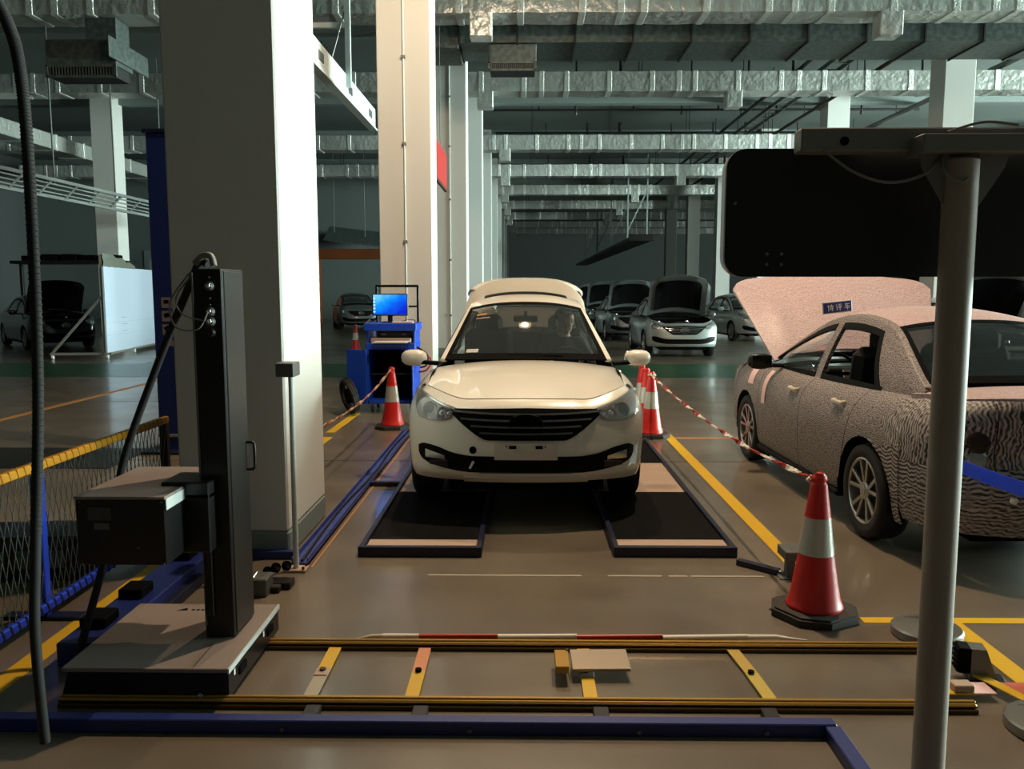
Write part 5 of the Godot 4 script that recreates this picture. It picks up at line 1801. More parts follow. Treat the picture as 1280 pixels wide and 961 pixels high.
	tube(e1, [Vector3(0.0, 0, 0), Vector3(-0.05, 0.0, 0), Vector3(-0.12, -0.012, 0)], [0.012, 0.010, 0.003], 8)
	obj("taped_tip", e1, M.white_tape, q)
	var e2 := soft()
	tube(e2, [Vector3(x, 0, -0.016), Vector3(x + 0.13, 0.0, -0.018), Vector3(x + 0.2, -0.008, -0.02), Vector3(x + 0.28, -0.016, -0.02)], [0.0135, 0.012, 0.007, 0.003], 8)
	obj("taped_tip", e2, M.white_tape, q)
	# blue floor frame nearest the camera
	var b = thing("blue_floor_frame", "blue steel floor frame nearest the camera, turning towards it at the right", "frame", Vector3(0, 0, 0))
	obj("front_bar", boxed(Vector3(-0.46, 0.027, -2.985), Vector3(3.24, 0.054, 0.055), 0.004), M.blue_steel, b)
	obj("right_bar", boxed(Vector3(1.145, 0.024, -2.28), Vector3(0.06, 0.048, 1.36), 0.004), M.blue_steel, b)
	for x2 in [-0.9, -0.2, 0.43, 0.9]:
		var s := soft()
		lathe(s, [Vector2(0.009, 0.0), Vector2(0.009, 0.008), Vector2(0.0, 0.010)], 8, turned(Vector3(0, 0, 1), Vector3(x2, 0.02, -2.958)))
		obj("bolt", s, M.steel_dull, b)
	for x3 in [-0.82, -0.4, 0.3, 0.95]:
		obj("spacer", boxed(Vector3(x3, 0.02, -3.07), Vector3(0.06, 0.03, 0.10), 0.003), M.black_side, b)

# ---------------------------------------------------------------- the two test platforms under the white car
func build_platforms():
	for q in [["left", -1.03, -0.26, -5.05, -7.9], ["right", 0.56, 1.325, -5.07, -9.0]]:
		var x0: float = q[1]
		var x1: float = q[2]
		var z0: float = q[3]
		var z1: float = q[4]
		var cx := (x0 + x1) * 0.5
		var p = thing("test_platform", "low blue-framed test platform with a rubber mat under the white car's %s wheels as seen" % q[0], "platform", Vector3(cx, 0, z0), 0.0, "test platforms")
		var w := x1 - x0
		var L := z0 - z1
		obj("front_bar", boxed(Vector3(0, 0.033, -0.02), Vector3(w, 0.066, 0.04), 0.004), M.blue_dark, p)
		for s in [-1.0, 1.0]:
			obj("side_bar", boxed(Vector3(s * (w / 2 - 0.017), 0.031, -L / 2), Vector3(0.034, 0.062, L - 0.04), 0.004), M.blue_dark, p)
		obj("front_plate", boxed(Vector3(0, 0.024, -0.135), Vector3(w - 0.075, 0.044, 0.185), 0.003), M.plate, p)
		obj("rubber_mat", boxed(Vector3(0, 0.022, -0.88), Vector3(w - 0.075, 0.044, 1.29), 0.003), M.mat_rubber, p)
		for k in 3:
			if 1.55 + 0.36 * k + 0.35 > L: continue
			obj("turn_plate", boxed(Vector3(0, 0.0215, -1.72 - 0.375 * k), Vector3(w - 0.075, 0.043, 0.37), 0.003), M.plate, p)
		if L > 3.2:
			obj("rear_mat", boxed(Vector3(0, 0.021, -3.25), Vector3(w - 0.075, 0.042, 1.25), 0.003), M.mat_rubber, p)
		else:
			obj("rear_plate", boxed(Vector3(0, 0.021, -2.76), Vector3(w - 0.075, 0.042, 0.16), 0.003), M.plate, p)
	# blue channel along the lane and its cross links
	var r = thing("blue_channel", "scuffed blue steel channel along the left edge of the test lane", "channel", Vector3(-1.345, 0, -7.29))
	obj("web", boxed(Vector3(0, 0.010, 0), Vector3(0.10, 0.018, 4.82), 0.002), M.blue_scuffed, r)
	for s in [-1.0, 1.0]:
		obj("flange", boxed(Vector3(0.046 * s, 0.026, 0), Vector3(0.008, 0.05, 4.82), 0.002), M.blue_scuffed, r)
	wire("cable", spline([Vector3(0.01, 0.03, 2.4), Vector3(-0.02, 0.03, 1.2), Vector3(0.02, 0.032, 0.0), Vector3(-0.01, 0.03, -1.2), Vector3(0.015, 0.03, -2.4)], 5), 0.009, M.rubber, r)
	var l1 = thing("blue_link", "short dark blue link bar between the channel and the left platform", "bar", Vector3(-1.17, 0, -6.95))
	obj("bar", boxed(Vector3(0, 0.02, 0), Vector3(0.245, 0.04, 0.05), 0.003), M.blue_dark, l1)
	var l2 = thing("blue_link", "blue bar on the floor along the front of the big column", "bar", Vector3(-1.80, 0, -5.02))
	obj("bar", boxed(Vector3(0, 0.025, 0), Vector3(0.80, 0.05, 0.05), 0.003), M.blue_steel, l2)
	var l3 = thing("blue_link", "dark blue link bar from the right platform to the grey bracket", "bar", Vector3(1.385, 0, -4.845))
	var st := flat()
	bar(st, Vector3(-0.09, 0.018, -0.10), Vector3(0.10, 0.018, 0.09), 0.045, 0.036, Vector3.UP, 0.003)
	obj("bar", st, M.blue_dark, l3)
	var bolt := soft()
	tube(bolt, [Vector3(0.10, 0.02, 0.09), Vector3(0.13, 0.02, 0.10)], 0.008, 8)
	obj("bolt", bolt, M.steel, l3)
	var b = thing("floor_bracket", "grey bent steel bracket on the yellow line beside the near cone", "bracket", Vector3(1.545, 0, -4.75))
	obj("upright", boxed(Vector3(-0.01, 0.065, 0.03), Vector3(0.05, 0.13, 0.05), 0.003), M.steel_dull, b)
	obj("hood", boxed(Vector3(0.02, 0.137, 0.0), Vector3(0.14, 0.055, 0.17), 0.004), M.steel_dull, b)
	obj("foot", boxed(Vector3(0.0, 0.004, 0.03), Vector3(0.15, 0.008, 0.10), 0.002), M.steel_dull, b)

# ---------------------------------------------------------------- cones, tapes, stanchions
func build_cones_and_tapes():
	var cone = thing("traffic_cone", "large red and white traffic cone standing near, at right of the rails", "cone", Vector3(1.485, 0, -4.16), 0.5, "red and white traffic cones")
	var st := flat()
	var oct := PackedVector2Array()
	for k in 8:
		var q: Array = [[0.215, 0.10], [0.10, 0.215], [-0.10, 0.215], [-0.215, 0.10], [-0.215, -0.10], [-0.10, -0.215], [0.10, -0.215], [0.215, -0.10]][k]
		oct.append(Vector2(q[0], q[1]) * 0.93)
	prism(st, oct, 0.032, Transform3D(Basis(Vector3.RIGHT, Vector3(0, 0, -1), Vector3.UP), Vector3(0, 0.004, 0)))
	var oct2 := PackedVector2Array()
	for v in oct: oct2.append(v * 0.93)
	prism(st, oct2, 0.012, Transform3D(Basis(Vector3.RIGHT, Vector3(0, 0, -1), Vector3.UP), Vector3(0, 0.034, 0)))
	for s in [[1, 1], [1, -1], [-1, 1], [-1, -1]]:
		box(st, Vector3(0.13 * s[0], 0.003, 0.13 * s[1]), Vector3(0.05, 0.006, 0.05))
	obj("base", st, M.cone_base, cone)
	var lo := soft()
	lathe(lo, [Vector2(0.138, 0.045), Vector2(0.142, 0.055), Vector2(0.136, 0.066), Vector2(0.125, 0.10), Vector2(0.113, 0.16), Vector2(0.086, 0.325)], 28, Transform3D(), false)
	obj("lower_body", lo, M.red, cone)
	var mid := soft()
	lathe(mid, [Vector2(0.087, 0.325), Vector2(0.0635, 0.515)], 28)
	obj("white_sleeve", mid, M.reflective, cone)
	var up := soft()
	lathe(up, [Vector2(0.066, 0.513), Vector2(0.0635, 0.519), Vector2(0.040, 0.680)], 28)
	obj("upper_body", up, M.red, cone)
	var kn := soft()
	lathe(kn, [Vector2(0.040, 0.680), Vector2(0.034, 0.688), Vector2(0.034, 0.695), Vector2(0.039, 0.703), Vector2(0.036, 0.722), Vector2(0.022, 0.736), Vector2(0.0, 0.742)], 20, Transform3D(), false)
	obj("knob", kn, M.red, cone)
	var more := [[Vector3(1.435, 0, -9.40), 0.1, "red and white cone nearest in the row of cones behind the white car's right mirror"], [Vector3(1.445, 0, -9.86), 0.0, "red and white cone in the middle of the row behind the right mirror"], [Vector3(1.46, 0, -10.34), 0.2, "red and white cone rearmost in the row behind the right mirror"],
		[Vector3(-1.575, 0, -9.93), 0.15, "dirty red and white cone in front of the blue computer cart"], [Vector3(-4.48, 0, -22.3), 0.3, "small distant cone left of the computer cart, taped to it"]]
	for m in more:
		copy_of(cone, m[0], m[1], m[2])
	# striped tapes: alternating bands, each band a piece
	var runs := [
		["barrier_tape", "red and white striped tape stretched from the row of cones to the near cone", [Vector3(1.425, 0.70, -9.36), Vector3(1.44, 0.64, -8.0), Vector3(1.45, 0.615, -6.8), Vector3(1.452, 0.63, -5.5), Vector3(1.456, 0.698, -4.20)], 0.21, M.red_tape, M.white_tape],
		["barrier_tape", "dirty red and white twisted tape running from the left cone to behind the big column", [Vector3(-1.575, 0.71, -9.88), Vector3(-1.60, 0.58, -8.8), Vector3(-1.61, 0.54, -7.6), Vector3(-1.58, 0.60, -6.03)], 0.17, mat(Color(0.55, 0.33, 0.22), 0.6), mat(Color(0.66, 0.56, 0.44), 0.6)],
		["barrier_tape", "pale tape strung from the distant cone to the computer cart", [Vector3(-4.45, 0.72, -22.2), Vector3(-3.3, 0.9, -17.0), Vector3(-2.15, 1.23, -11.7)], 0.8, M.white_tape, M.white_tape]]
	for r in runs:
		var t = thing(r[0], r[1], "tape", Vector3.ZERO)
		var pts := spline(r[2], 24)
		var acc := 0.0
		var seg := [pts[0]]
		var k := 0
		for i in range(1, pts.size()):
			acc += pts[i].distance_to(pts[i - 1])
			seg.append(pts[i])
			if acc > r[3] or i == pts.size() - 1:
				var s := flat()
				for j in seg.size() - 1:
					var tw: float = (k * 3 + j) * 0.5
					bar(s, seg[j], seg[j + 1], 0.012 + 0.018 * absf(sin(tw * 0.35)), 0.010, Vector3(sin(tw), cos(tw), 0))
				obj("red_band" if k % 2 else "white_band", s, r[4] if k % 2 else r[5], t)
				seg = [pts[i]]
				acc = 0.0
				k += 1
	# knots on the near cone and the first of the row
	for q in [Vector3(1.455, 0.692, -4.19), Vector3(1.43, 0.70, -9.37)]:
		var k2 = thing("tape_knot", "crumpled white tape knot round the %s" % ("near cone's top" if q.z > -5 else "top of the first cone in the row"), "knot", q)
		var s := flat()
		for i in 6:
			var a := TAU * i / 6
			box(s, Vector3(0.034 * cos(a) + 0.03 * (1.0 if q.z > -5 else 0.15), 0.004 * (i % 3), 0.034 * sin(a) - 0.02), Vector3(0.022, 0.026, 0.02), 0.004, Basis(Vector3(0.3, 1, 0.2).normalized(), a))
		obj("knot", s, M.white_tape, k2)
	# belt stanchions at right
	var s1 = thing("belt_stanchion", "belt stanchion with a heavy bare steel disc base behind the grey pole", "stanchion", Vector3(1.935, 0, -3.90), 0.0, "belt stanchions")
	var bs := soft()
	lathe(bs, [Vector2(0.155, 0.0), Vector2(0.16, 0.006), Vector2(0.16, 0.040), Vector2(0.152, 0.048), Vector2(0.05, 0.055), Vector2(0.02, 0.06), Vector2(0.0, 0.06)], 40)
	obj("disc_base", bs, M.steel, s1)
	var pp := soft()
	tube(pp, [Vector3(0, 0.045, 0), Vector3(0, 0.86, 0)], 0.019, 16)
	obj("post", pp, M.steel_dull, s1)
	var hd := soft()
	tube(hd, [Vector3(0, 0.84, 0), Vector3(0, 0.93, 0)], 0.028, 18)
	obj("belt_head", hd, M.black_paint, s1)
	for k in 8:
		obj("wear_mark", boxed(Vector3(-0.06 + 0.012 * k, 0.0525 - 0.0006 * absf(k - 6), -0.09), Vector3(0.004, 0.003, 0.045), 0.0), M.black_side, s1)
	copy_of(s1, Vector3(1.985, 0, -3.02), 0.0, "belt stanchion at the right edge of the frame, partly cut off")
	var belt = thing("blue_belt", "blue retractable belt hanging between the two stanchions in front of the camouflaged bumper", "belt", Vector3.ZERO)
	var rows := []
	for i in 13:
		var f := i / 12.0
		var c := Vector3(1.94, 0.87, -3.87).lerp(Vector3(1.985, 0.87, -3.05), f)
		c.y -= 0.006 * sin(PI * f)
		rows.append([c + Vector3(0, 0.031, 0), c - Vector3(0, 0.031, 0)])
	var bst := soft()
	slab(bst, rows, Vector3(5, 0.8, -3.4), 0.002)
	obj("belt", bst, M.blue_belt, belt)
	var em := flat()
	for k in 3:
		box(em, Vector3(1.948 - 0.0025, 0.853 - 0.012 * k, -3.55), Vector3(0.001, 0.006, 0.03), 0.0)
	obj("printed_mark", em, mat(Color(0.16, 0.28, 0.66), 0.5), belt)

# ---------------------------------------------------------------- blue computer cart
func build_workstation():
	var c = thing("computer_cart", "blue steel computer cart with an open cabinet, shelf and black monitor frame beside the column", "cart", Vector3(-1.78, 0, -11.45))
	var b := flat()
	for s in [-1.0, 1.0]:
		box(b, Vector3(0.31 * s, 0.50, 0), Vector3(0.03, 0.76, 0.56), 0.004)
		box(b, Vector3(0.31 * s, 0.99, -0.02), Vector3(0.03, 0.26, 0.50), 0.004)
	box(b, Vector3(0, 0.50, -0.27), Vector3(0.62, 0.76, 0.02))
	box(b, Vector3(0, 0.145, 0), Vector3(0.64, 0.04, 0.56), 0.004)
	box(b, Vector3(0, 0.90, 0.0), Vector3(0.66, 0.09, 0.60), 0.006)
	box(b, Vector3(0, 1.155, 0.0), Vector3(0.70, 0.10, 0.60), 0.008)
	obj("body", b, M.blue_cart, c)
	obj("middle_shelf", boxed(Vector3(0, 0.52, -0.02), Vector3(0.60, 0.02, 0.48)), M.black_side, c)
	obj("inner_back", boxed(Vector3(0, 0.5, -0.25), Vector3(0.58, 0.66, 0.012)), M.black_matt, c)
	var d := flat()
	box(d, Vector3(-0.44, 0.50, 0.36), Vector3(0.30, 0.72, 0.02), 0.004, Basis(Vector3.UP, -0.35))
	obj("door", d, M.blue_cart, c)
	var d2 := flat()
	box(d2, Vector3(0.325, 0.50, 0.42), Vector3(0.02, 0.72, 0.28), 0.004)
	var dr = obj("door", d2, M.blue_cart, c)
	for k in 5:
		obj("vent_slot", boxed(Vector3(0.313, 0.40 + 0.03 * k, 0.42), Vector3(0.004, 0.008, 0.08)), M.black_matt, dr)
	for k in 12:
		obj("raised_letter", boxed(Vector3(-0.20 + 0.036 * k, 0.90, 0.302), Vector3(0.022, 0.034, 0.004)), mat(Color(0.35, 0.42, 0.65), 0.5), c)
	for s in [[-1, -1], [-1, 1], [1, -1], [1, 1]]:
		var w := soft()
		lathe(w, [Vector2(0.0, -0.015), Vector2(0.05, -0.015), Vector2(0.055, 0.0), Vector2(0.05, 0.015), Vector2(0.0, 0.015)], 16, turned(Vector3.RIGHT, Vector3(0.26 * s[0], 0.055, 0.22 * s[1])))
		var ca = obj("caster", w, M.rubber, c)
		obj("caster_fork", boxed(Vector3(0.26 * s[0], 0.10, 0.22 * s[1]), Vector3(0.045, 0.055, 0.05), 0.004), M.steel, ca)
	var f := flat()
	box(f, Vector3(0.03, 1.70, -0.2), Vector3(0.60, 0.035, 0.035), 0.004)
	box(f, Vector3(0.315, 1.45, -0.2), Vector3(0.035, 0.50, 0.035), 0.004)
	box(f, Vector3(-0.255, 1.45, -0.2), Vector3(0.035, 0.50, 0.035), 0.004)
	box(f, Vector3(0.25, 1.42, -0.2), Vector3(0.13, 0.025, 0.025))
	obj("monitor_frame", f, M.black_paint, c)
	# what stands on the cart
	var m = thing("monitor", "flat monitor showing a bright blue desktop on the computer cart", "monitor", Vector3(-1.815, 1.207, -11.42))
	var mb := flat()
	box(mb, Vector3(0, 0.24, 0), Vector3(0.49, 0.30, 0.03), 0.006)
	obj("housing", mb, M.black_paint, m)
	var ms := flat()
	box(ms, Vector3(0, 0.06, -0.01), Vector3(0.07, 0.09, 0.03), 0.004)
	box(ms, Vector3(0, 0.008, 0.0), Vector3(0.22, 0.014, 0.16), 0.004)
	obj("foot", ms, M.black_paint, m)
	var im := Image.create(96, 56, false, Image.FORMAT_RGB8)
	var nz := noise(0.03, 77, 3)
	for y in 56:
		for x in 96:
			var t := clampf((x * 0.75 + y * 1.25) / 130.0 + nz.get_noise_2d(x, y) * 0.12, 0.0, 1.0)
			var col := Color(0.55, 0.85, 0.95).lerp(Color(0.02, 0.50, 0.95), clampf(t * 2.2, 0.0, 1.0)).lerp(Color(0.02, 0.10, 0.75), clampf(t * 2.0 - 0.9, 0.0, 1.0))
			if x < 6 and y % 9 < 5 and y > 4: col = Color(0.75, 0.85, 0.9)
			if y > 52: col = Color(0.10, 0.25, 0.5)
			im.set_pixel(x, y, col)
	var sm := mat(Color(0.01, 0.01, 0.01), 0.2)
	sm.emission_enabled = true
	sm.emission = Color.WHITE
	sm.emission_texture = ImageTexture.create_from_image(im)
	sm.emission_operator = BaseMaterial3D.EMISSION_OP_MULTIPLY
	sm.emission_energy_multiplier = 1.25
	var sc := SurfaceTool.new()
	sc.begin(Mesh.PRIMITIVE_TRIANGLES)
	sc.set_smooth_group(-1)
	for q in [[0, 1, 2], [0, 2, 3]]:
		for k in q:
			var u: Vector2 = [Vector2(0, 0), Vector2(1, 0), Vector2(1, 1), Vector2(0, 1)][k]
			sc.set_uv(u)
			sc.add_vertex(Vector3(-0.228 + 0.456 * u.x, 0.377 - 0.272 * u.y, 0.0165))
	obj("screen", sc, sm, m)
	var al := AreaLight3D.new()
	al.name = "screen_light"
	al.area_size = Vector2(0.45, 0.27)
	al.light_color = Color(0.25, 0.55, 1.0)
	al.light_energy = 0.12
	al.area_range = 60.0
	al.area_attenuation = 2.0
	al.shadow_enabled = true
	al.position = m.position + Vector3(0, 0.24, 0.03)
	al.rotation_degrees = Vector3(0, 180, 0)
	add_child(al)
	var kb = thing("keyboard", "thin keyboard and mouse lead lying in front of the monitor", "keyboard", Vector3(-1.62, 1.207, -11.24))
	obj("keys", boxed(Vector3(0, 0.010, 0), Vector3(0.28, 0.02, 0.11), 0.004), M.paper_pink, kb)
	wire("lead", spline([Vector3(0.10, 0.012, -0.05), Vector3(0.16, 0.03, -0.1), Vector3(0.06, 0.04, -0.16), Vector3(-0.05, 0.012, -0.13)], 6), 0.004, M.rubber, kb)
	var pr = thing("printer", "dark grey printer in the cart's shelf with a pale tray", "printer", Vector3(-1.78, 0.946, -11.44))
	obj("body", boxed(Vector3(0.03, 0.105, -0.02), Vector3(0.46, 0.075, 0.40), 0.008), M.black_side, pr)
	obj("tray", boxed(Vector3(0.0, 0.032, 0.03), Vector3(0.54, 0.06, 0.44), 0.006), M.plate, pr)
	for x in [-0.10, 0.17]:
		obj("label", boxed(Vector3(x, 0.11, 0.182), Vector3(0.06, 0.02, 0.004)), M.grey_paint, pr)
	var pa = thing("paper_stack", "sheets of white paper sticking out below the printer tray", "paper", Vector3(-1.77, 0.952, -11.115))
	for k in 3:
		obj("sheet", boxed(Vector3(0.015 * k, 0.003 + 0.008 * k, 0.05 - 0.01 * k), Vector3(0.46, 0.006, 0.14), 0.0, Basis(Vector3.UP, 0.04 * k)), M.paper, pa)
	var lead = thing("test_lead", "red and black test leads hanging beside the cart by the white car's mirror", "lead", Vector3(-1.43, 0, -11.25))
	wire("black_lead", spline([Vector3(0.02, 0.9, 0.2), Vector3(0.16, 0.80, 0.25), Vector3(0.14, 0.66, 0.2), Vector3(0.05, 0.62, 0.1)], 8), 0.012, M.rubber, lead)
	wire("red_lead", spline([Vector3(0.02, 0.88, 0.2), Vector3(0.2, 0.74, 0.22), Vector3(0.15, 0.60, 0.22), Vector3(0.03, 0.56, 0.1)], 8), 0.012, M.red, lead)
	# coil of black hose leaning at the cart
	var k2 = thing("hose_coil", "coil of thick black hose leaning against the cart's left side", "hose", Vector3(-2.30, 0.0, -11.0))
	for i in 4:
		var ring := []
		var bb := Basis(Vector3(0, 0, 1), 0.28) * Basis(Vector3.UP, 0.55)
		for k in 29:
			var a := TAU * k / 28
			ring.append(Vector3(0.02 - 0.02 * i, 0.255, 0) + bb * Vector3(-0.055 + 0.038 * i, (0.215 + 0.008 * (i % 2)) * sin(a), (0.215 + 0.008 * (i % 2)) * cos(a)))
		wire("turn", ring, 0.021, M.rubber, k2, 8)
	var fw := soft()
	lathe(fw, [Vector2(0.0, -0.03), Vector2(0.10, -0.03), Vector2(0.10, 0.03), Vector2(0.0, 0.03)], 20, turned(Basis(Vector3(0, 0, 1), 0.28) * Basis(Vector3.UP, 0.55) * Vector3.RIGHT, Vector3(-0.01, 0.255, 0)))
	obj("core", fw, M.black_matt, k2)

# ---------------------------------------------------------------- what stands in the left bay
func build_left_bay():
	var p = thing("lift_post", "tall dark blue vehicle lift post with three white instruction stickers", "lift post", Vector3(-3.575, 0, -8.55))
	var st := flat()
	box(st, Vector3(0, 1.60, 0), Vector3(0.30, 3.16, 0.26), 0.01)
	obj("post", st, mat(Color(0.045, 0.12, 0.34), 0.45), p)
	obj("cap", boxed(Vector3(0, 3.20, 0), Vector3(0.36, 0.04, 0.30), 0.006), M.blue_dark, p)
	obj("foot", boxed(Vector3(0, 0.015, 0), Vector3(0.55, 0.03, 0.6), 0.004), M.blue_dark, p)
	obj("collar", boxed(Vector3(0, 0.17, 0.01), Vector3(0.31, 0.03, 0.27), 0.003), M.grey_paint, p)
	for k in 4:
		var s = obj("sticker", boxed(Vector3(0.035, 1.52 - 0.135 * k, 0.1315), Vector3(0.20, 0.105 if k < 3 else 0.06, 0.003), 0.0), mat(Color(0.42, 0.40, 0.38), 0.7), p)
		if k < 3:
			for x in [-0.05, 0.045]:
				obj("pictogram", boxed(Vector3(0.035 + x, 1.53 - 0.135 * k, 0.1335), Vector3(0.05, 0.035 + 0.008 * k, 0.002), 0.0, Basis(Vector3.BACK, 0.3 * k)), M.black_matt, s)
	# white target board on casters
	var b = thing("screen_board", "big bright white board on a wheeled frame with torn film above it, left bay", "board", Vector3(-10.28, 0, -22.0), 0.0)
	var yaw := Basis(Vector3.UP, 0.136)
	var fb := flat()
	box(fb, yaw * Vector3(0, 1.17, 0) , Vector3(0.05, 2.06, 4.1), 0.005, yaw)
	obj("panel", fb, M.screen_board, b)
	for q in [0.55, 0.85]:
		var js := flat()
		box(js, yaw * Vector3(0.026, q, 0), Vector3(0.004, 0.008, 4.08), 0.0, yaw)
		obj("joint", js, mat(Color(0.62, 0.70, 0.75), 0.7), b)
	for k in 3:
		var ms := flat()
		box(ms, yaw * Vector3(0.027, 0.62 + 0.17 * k, 0.75), Vector3(0.004, 0.012, 0.4), 0.0, yaw)
		obj("scuff", ms, mat(Color(0.5, 0.55, 0.6), 0.7), b)
	var fr := flat()
	for z in [-2.0, 2.0]:
		box(fr, yaw * Vector3(-0.6, 0.12, z), Vector3(1.4, 0.06, 0.06), 0.0, yaw)
		bar(fr, yaw * Vector3(-1.25, 0.15, z), yaw * Vector3(-0.05, 1.5, z), 0.05, 0.05)
		box(fr, yaw * Vector3(-0.05, 1.3, z), Vector3(0.06, 2.36, 0.06), 0.0, yaw)
	box(fr, yaw * Vector3(-0.03, 0.12, 0), Vector3(0.08, 0.07, 4.1), 0.0, yaw)
	obj("frame", fr, M.grey_paint, b)
	for z in [-2.0, 0.0, 2.0]:
		for x in [0.0, -1.25]:
			if z == 0.0 and x < -1.0: continue
			var w := soft()
			lathe(w, [Vector2(0.0, -0.02), Vector2(0.055, -0.02), Vector2(0.055, 0.02), Vector2(0.0, 0.02)], 14, turned(yaw * Vector3.RIGHT, yaw * Vector3(x, 0.055, z)))
			obj("caster", w, M.white_steel, b)
	var rng := RandomNumberGenerator.new()
	rng.seed = 4
	var rows := []
	for i in 13:
		var row := []
		var top := 0.30 - 0.22 * pow(i / 12.0, 2.0) + rng.randf_range(-0.04, 0.04)
		for j in 4:
			row.append(yaw * Vector3(0.02 + rng.randf_range(-0.03, 0.03), 2.19 + top * j / 3.0, 2.04 - 2.3 * i / 12.0))
		rows.append(row)
	var tf := soft()
	slab(tf, rows, Vector3(-9, 2.2, 0), 0.004)
	obj("torn_film", tf, mat(Color(0.42, 0.44, 0.40), 0.5), b)
	# dark rack over the black car
	var r = thing("overhead_rack", "dark steel rack on posts over the black car in the left bay", "rack", Vector3(-14.2, 0, -26.6))
	var rs := flat()
	box(rs, Vector3(0, 2.5, 0), Vector3(3.6, 0.10, 0.9), 0.01)
	obj("shelf", rs, M.black_side, r)
	for x in [-1.7, 0.9]:
		obj("post", boxed(Vector3(x, 1.23, 0), Vector3(0.10, 2.46, 0.10), 0.01), M.black_side, r)
	for k in 5:
		obj("load", boxed(Vector3(-1.3 + 0.62 * k, 2.63 + 0.02 * (k % 2), 0), Vector3(0.5, 0.16 + 0.05 * (k % 3), 0.5), 0.02), M.black_matt, r)
	# panel and speaker on the far wall
	var n = thing("notice_panel", "pale blank panel on the far wall above the black car", "panel", Vector3(-19.8, 3.3, -46.62))
	obj("panel", boxed(Vector3(0, 0, 0), Vector3(2.4, 1.0, 0.05), 0.01), M.wall_dado, n)
	var sp = thing("wall_speaker", "small black loudspeaker on the far wall of the left bay", "speaker", Vector3(-17.3, 3.4, -46.5))
	obj("cabinet", boxed(Vector3.ZERO, Vector3(0.45, 0.65, 0.28), 0.02), M.black_matt, sp)
	obj("bracket", boxed(Vector3(0, 0, -0.1), Vector3(0.1, 0.1, 0.1)), M.black_matt, sp)
	# orange portal
	var o = thing("orange_portal", "dark orange steel door frame far back between the first two left columns", "portal", Vector3(-8.6, 0, -42.0))
	for s in [-1.0, 1.0]:
		obj("post", boxed(Vector3(1.75 * s, 1.6, 0), Vector3(0.5, 3.2, 0.4), 0.02), M.orange_frame, o)
	obj("lintel", boxed(Vector3(0, 3.4, 0), Vector3(4.0, 0.5, 0.4), 0.02), M.orange_frame, o)
	var aw = thing("sloping_panel", "dim grey panel hung sloping above the orange portal", "panel", Vector3(-8.3, 4.35, -44.3))
	obj("panel", boxed(Vector3.ZERO, Vector3(4.0, 0.08, 1.6), 0.01, Basis(Vector3.RIGHT, 0.5) * Basis(Vector3.BACK, -0.12)), M.zinc, aw)
	for x in [-1.6, 0.0, 1.6]:
		wire("rod", [Vector3(x, 0.0, 0), Vector3(x, TOP - 4.37, 0)], 0.02, M.steel_dull, aw)
	# net barrier with yellow top rail
	var w2 = thing("net_barrier", "wire net barrier with a yellow top rail and blue lower rail at left", "barrier", Vector3(-2.40, 0, -2.6))
	var L := 2.95
	obj("top_rail", boxed(Vector3(0, 0.785, -L / 2), Vector3(0.035, 0.045, L), 0.006), mat(Color(0.74, 0.52, 0.06), 0.5), w2)
	obj("bottom_rail", boxed(Vector3(0, 0.065, -L / 2), Vector3(0.035, 0.045, L), 0.006), M.blue_bright, w2)
	for z in [0.0, -1.46, -L]:
		obj("post", boxed(Vector3(-0.02, 0.40, z), Vector3(0.05, 0.80, 0.05), 0.005), M.blue_bright if z > -2.0 else mat(Color(0.16, 0.10, 0.05), 0.6), w2)
		obj("foot", boxed(Vector3(-0.02, 0.01, z), Vector3(0.40, 0.02, 0.08), 0.003), M.blue_dark, w2)
	var net := flat()
	var step := 0.052
	var k := 0
	for s in [-1.0, 1.0]:
		var z := -0.75
		while z < L:
			var a0 := z
			var b0 := z + 0.19
			var ya := 0.0
			var yb := 1.0
			if s < 0: 
				ya = 1.0
				yb = 0.0
			if a0 >= 0.0 and b0 <= L:
				bar(net, Vector3(0.004 * s, lerpf(0.088, 0.762, ya), -a0), Vector3(0.004 * s, lerpf(0.088, 0.762, yb), -b0), 0.003, 0.003, Vector3.RIGHT)
			z += step
	tag(obj("wire_net", net, mat(Color(0.36, 0.40, 0.38), 0.5, 0.2), w2), "", "", "", "stuff")
	var lash := flat()
	for i in 48:
		box(lash, Vector3(0, 0.785, -0.03 - 0.061 * i), Vector3(0.038, 0.048, 0.006), 0.0, Basis(Vector3.RIGHT, 0.35))
	tag(obj("rail_lashing", lash, mat(Color(0.50, 0.34, 0.05), 0.6), w2), "", "", "", "stuff")
	var lash2 := flat()
	for i in 48:
		box(lash2, Vector3(0, 0.065, -0.03 - 0.061 * i), Vector3(0.039, 0.049, 0.012), 0.0, Basis(Vector3.RIGHT, 0.35))
	tag(obj("rail_lashing", lash2, M.blue_dark, w2), "", "", "", "stuff")
	# blue beam beside the tester
	var bb = thing("blue_beam", "blue steel floor beam with black blocks behind the tester at left", "beam", Vector3(-1.95, 0, -4.35))
	var bs := flat()
	box(bs, Vector3(0, 0.055, 0), Vector3(0.20, 0.11, 1.7), 0.006)
	obj("beam", bs, M.blue_steel, bb)
	obj("side_plate", boxed(Vector3(0.12, 0.03, 0.1), Vector3(0.05, 0.06, 1.4), 0.004), M.blue_dark, bb)
	for z in [0.25, 0.62, -0.35]:
		obj("block", boxed(Vector3(-0.02, 0.135, z), Vector3(0.12, 0.05, 0.14), 0.006), M.black_matt, bb)
	var cr = thing("blue_crate", "dark blue crate with pale markings seen through the net barrier", "crate", Vector3(-2.85, 0, -4.75), 0.1)
	obj("body", boxed(Vector3(0, 0.13, 0), Vector3(0.62, 0.26, 0.36), 0.01), M.blue_dark, cr)
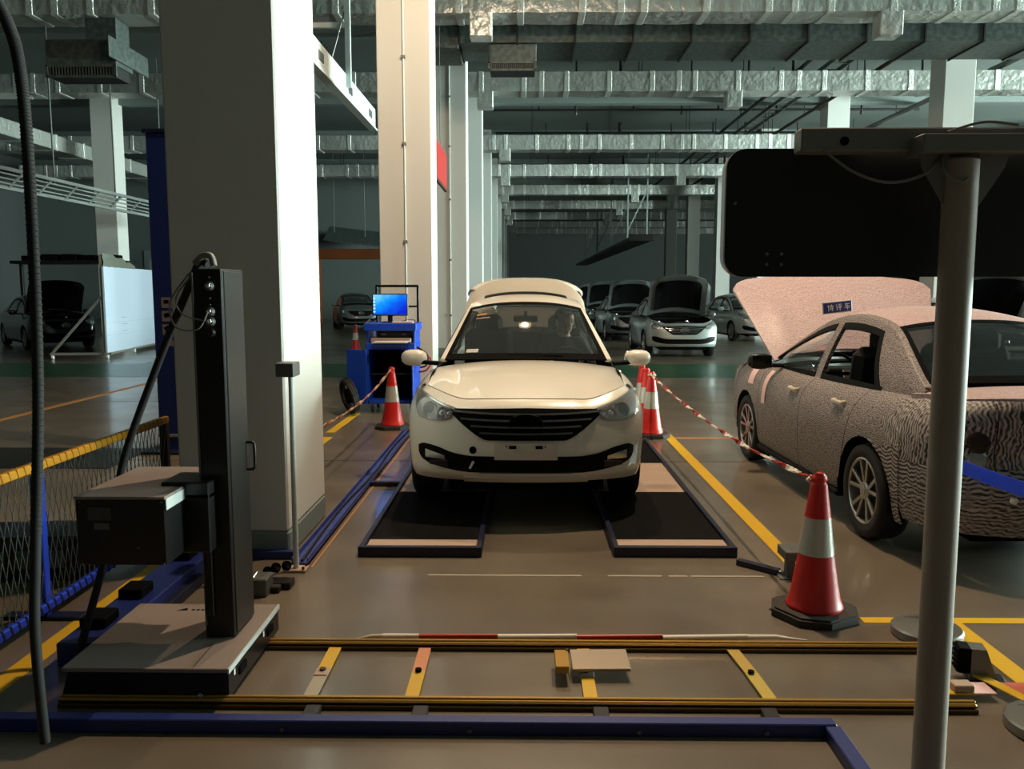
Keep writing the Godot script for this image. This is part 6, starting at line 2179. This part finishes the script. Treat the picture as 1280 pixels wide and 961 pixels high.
	for q in 3:
		obj("marking", boxed(Vector3(-0.15 + 0.16 * q, 0.13, 0.182), Vector3(0.10, 0.10, 0.004)), mat(Color(0.30, 0.36, 0.35), 0.6), cr)
	var pit = thing("pit_cover", "dark steel cover plates over a floor pit in the left bay", "pit cover", Vector3(-6.1, 0, -8.1))
	for q in 5:
		obj("plate", boxed(Vector3(-1.8 + 0.9 * q, 0.003, 0), Vector3(0.88, 0.006, 1.0), 0.002), M.black_side, pit)

# ---------------------------------------------------------------- small things on the lane
func build_small_things():
	var s = thing("sensor_post", "thin grey post with a small box on top in front of the big column", "sensor", Vector3(-1.345, 0, -4.80))
	wire("post", [Vector3(0, 0.01, 0), Vector3(0.002, 1.16, 0)], 0.016, M.white_steel, s, 14)
	obj("base_plate", boxed(Vector3(0, 0.008, 0), Vector3(0.13, 0.016, 0.10), 0.003), M.plate, s)
	for q in [[-0.05, 0.035], [0.05, 0.035], [-0.05, -0.035], [0.05, -0.035]]:
		var b := soft()
		lathe(b, [Vector2(0.008, 0.0), Vector2(0.008, 0.016), Vector2(0.0, 0.018)], 8, Transform3D(Basis(), Vector3(q[0], 0.016, q[1])))
		obj("bolt", b, M.brass_dark, s)
	obj("sensor_box", boxed(Vector3(-0.015, 1.195, 0.0), Vector3(0.105, 0.08, 0.14), 0.005), M.steel_dull, s)
	var c = thing("floor_clamp", "grey clamp block with round black knobs on the floor behind the tester", "clamp", Vector3(-1.42, 0, -4.42))
	obj("block", boxed(Vector3(-0.01, 0.05, 0.0), Vector3(0.09, 0.10, 0.13), 0.006), M.steel_dull, c)
	obj("jaw", boxed(Vector3(-0.085, 0.08, -0.02), Vector3(0.02, 0.16, 0.03), 0.004), M.black_side, c)
	for q in [Vector3(0.03, 0.10, -0.13), Vector3(0.085, 0.105, -0.15), Vector3(-0.01, 0.085, -0.11)]:
		var k := soft()
		lathe(k, [Vector2(0.0, -0.02), Vector2(0.022, -0.018), Vector2(0.030, 0.0), Vector2(0.022, 0.018), Vector2(0.0, 0.02)], 14, turned(Vector3(0.6, 0.4, 0.4), q), false)
		obj("knob", k, M.black_matt, c)
	var lv := soft()
	tube(lv, [Vector3(-0.03, 0.04, 0.09), Vector3(-0.06, 0.075, 0.06), Vector3(-0.04, 0.11, -0.02)], 0.010, 8)
	obj("lever", lv, M.chrome, c)
	obj("foot", boxed(Vector3(0.05, 0.02, -0.10), Vector3(0.16, 0.04, 0.10), 0.004), M.black_side, c)
	obj("red_stub", boxed(Vector3(0.06, 0.02, -0.02), Vector3(0.05, 0.035, 0.05), 0.006), mat(Color(0.10, 0.03, 0.02), 0.6), c)
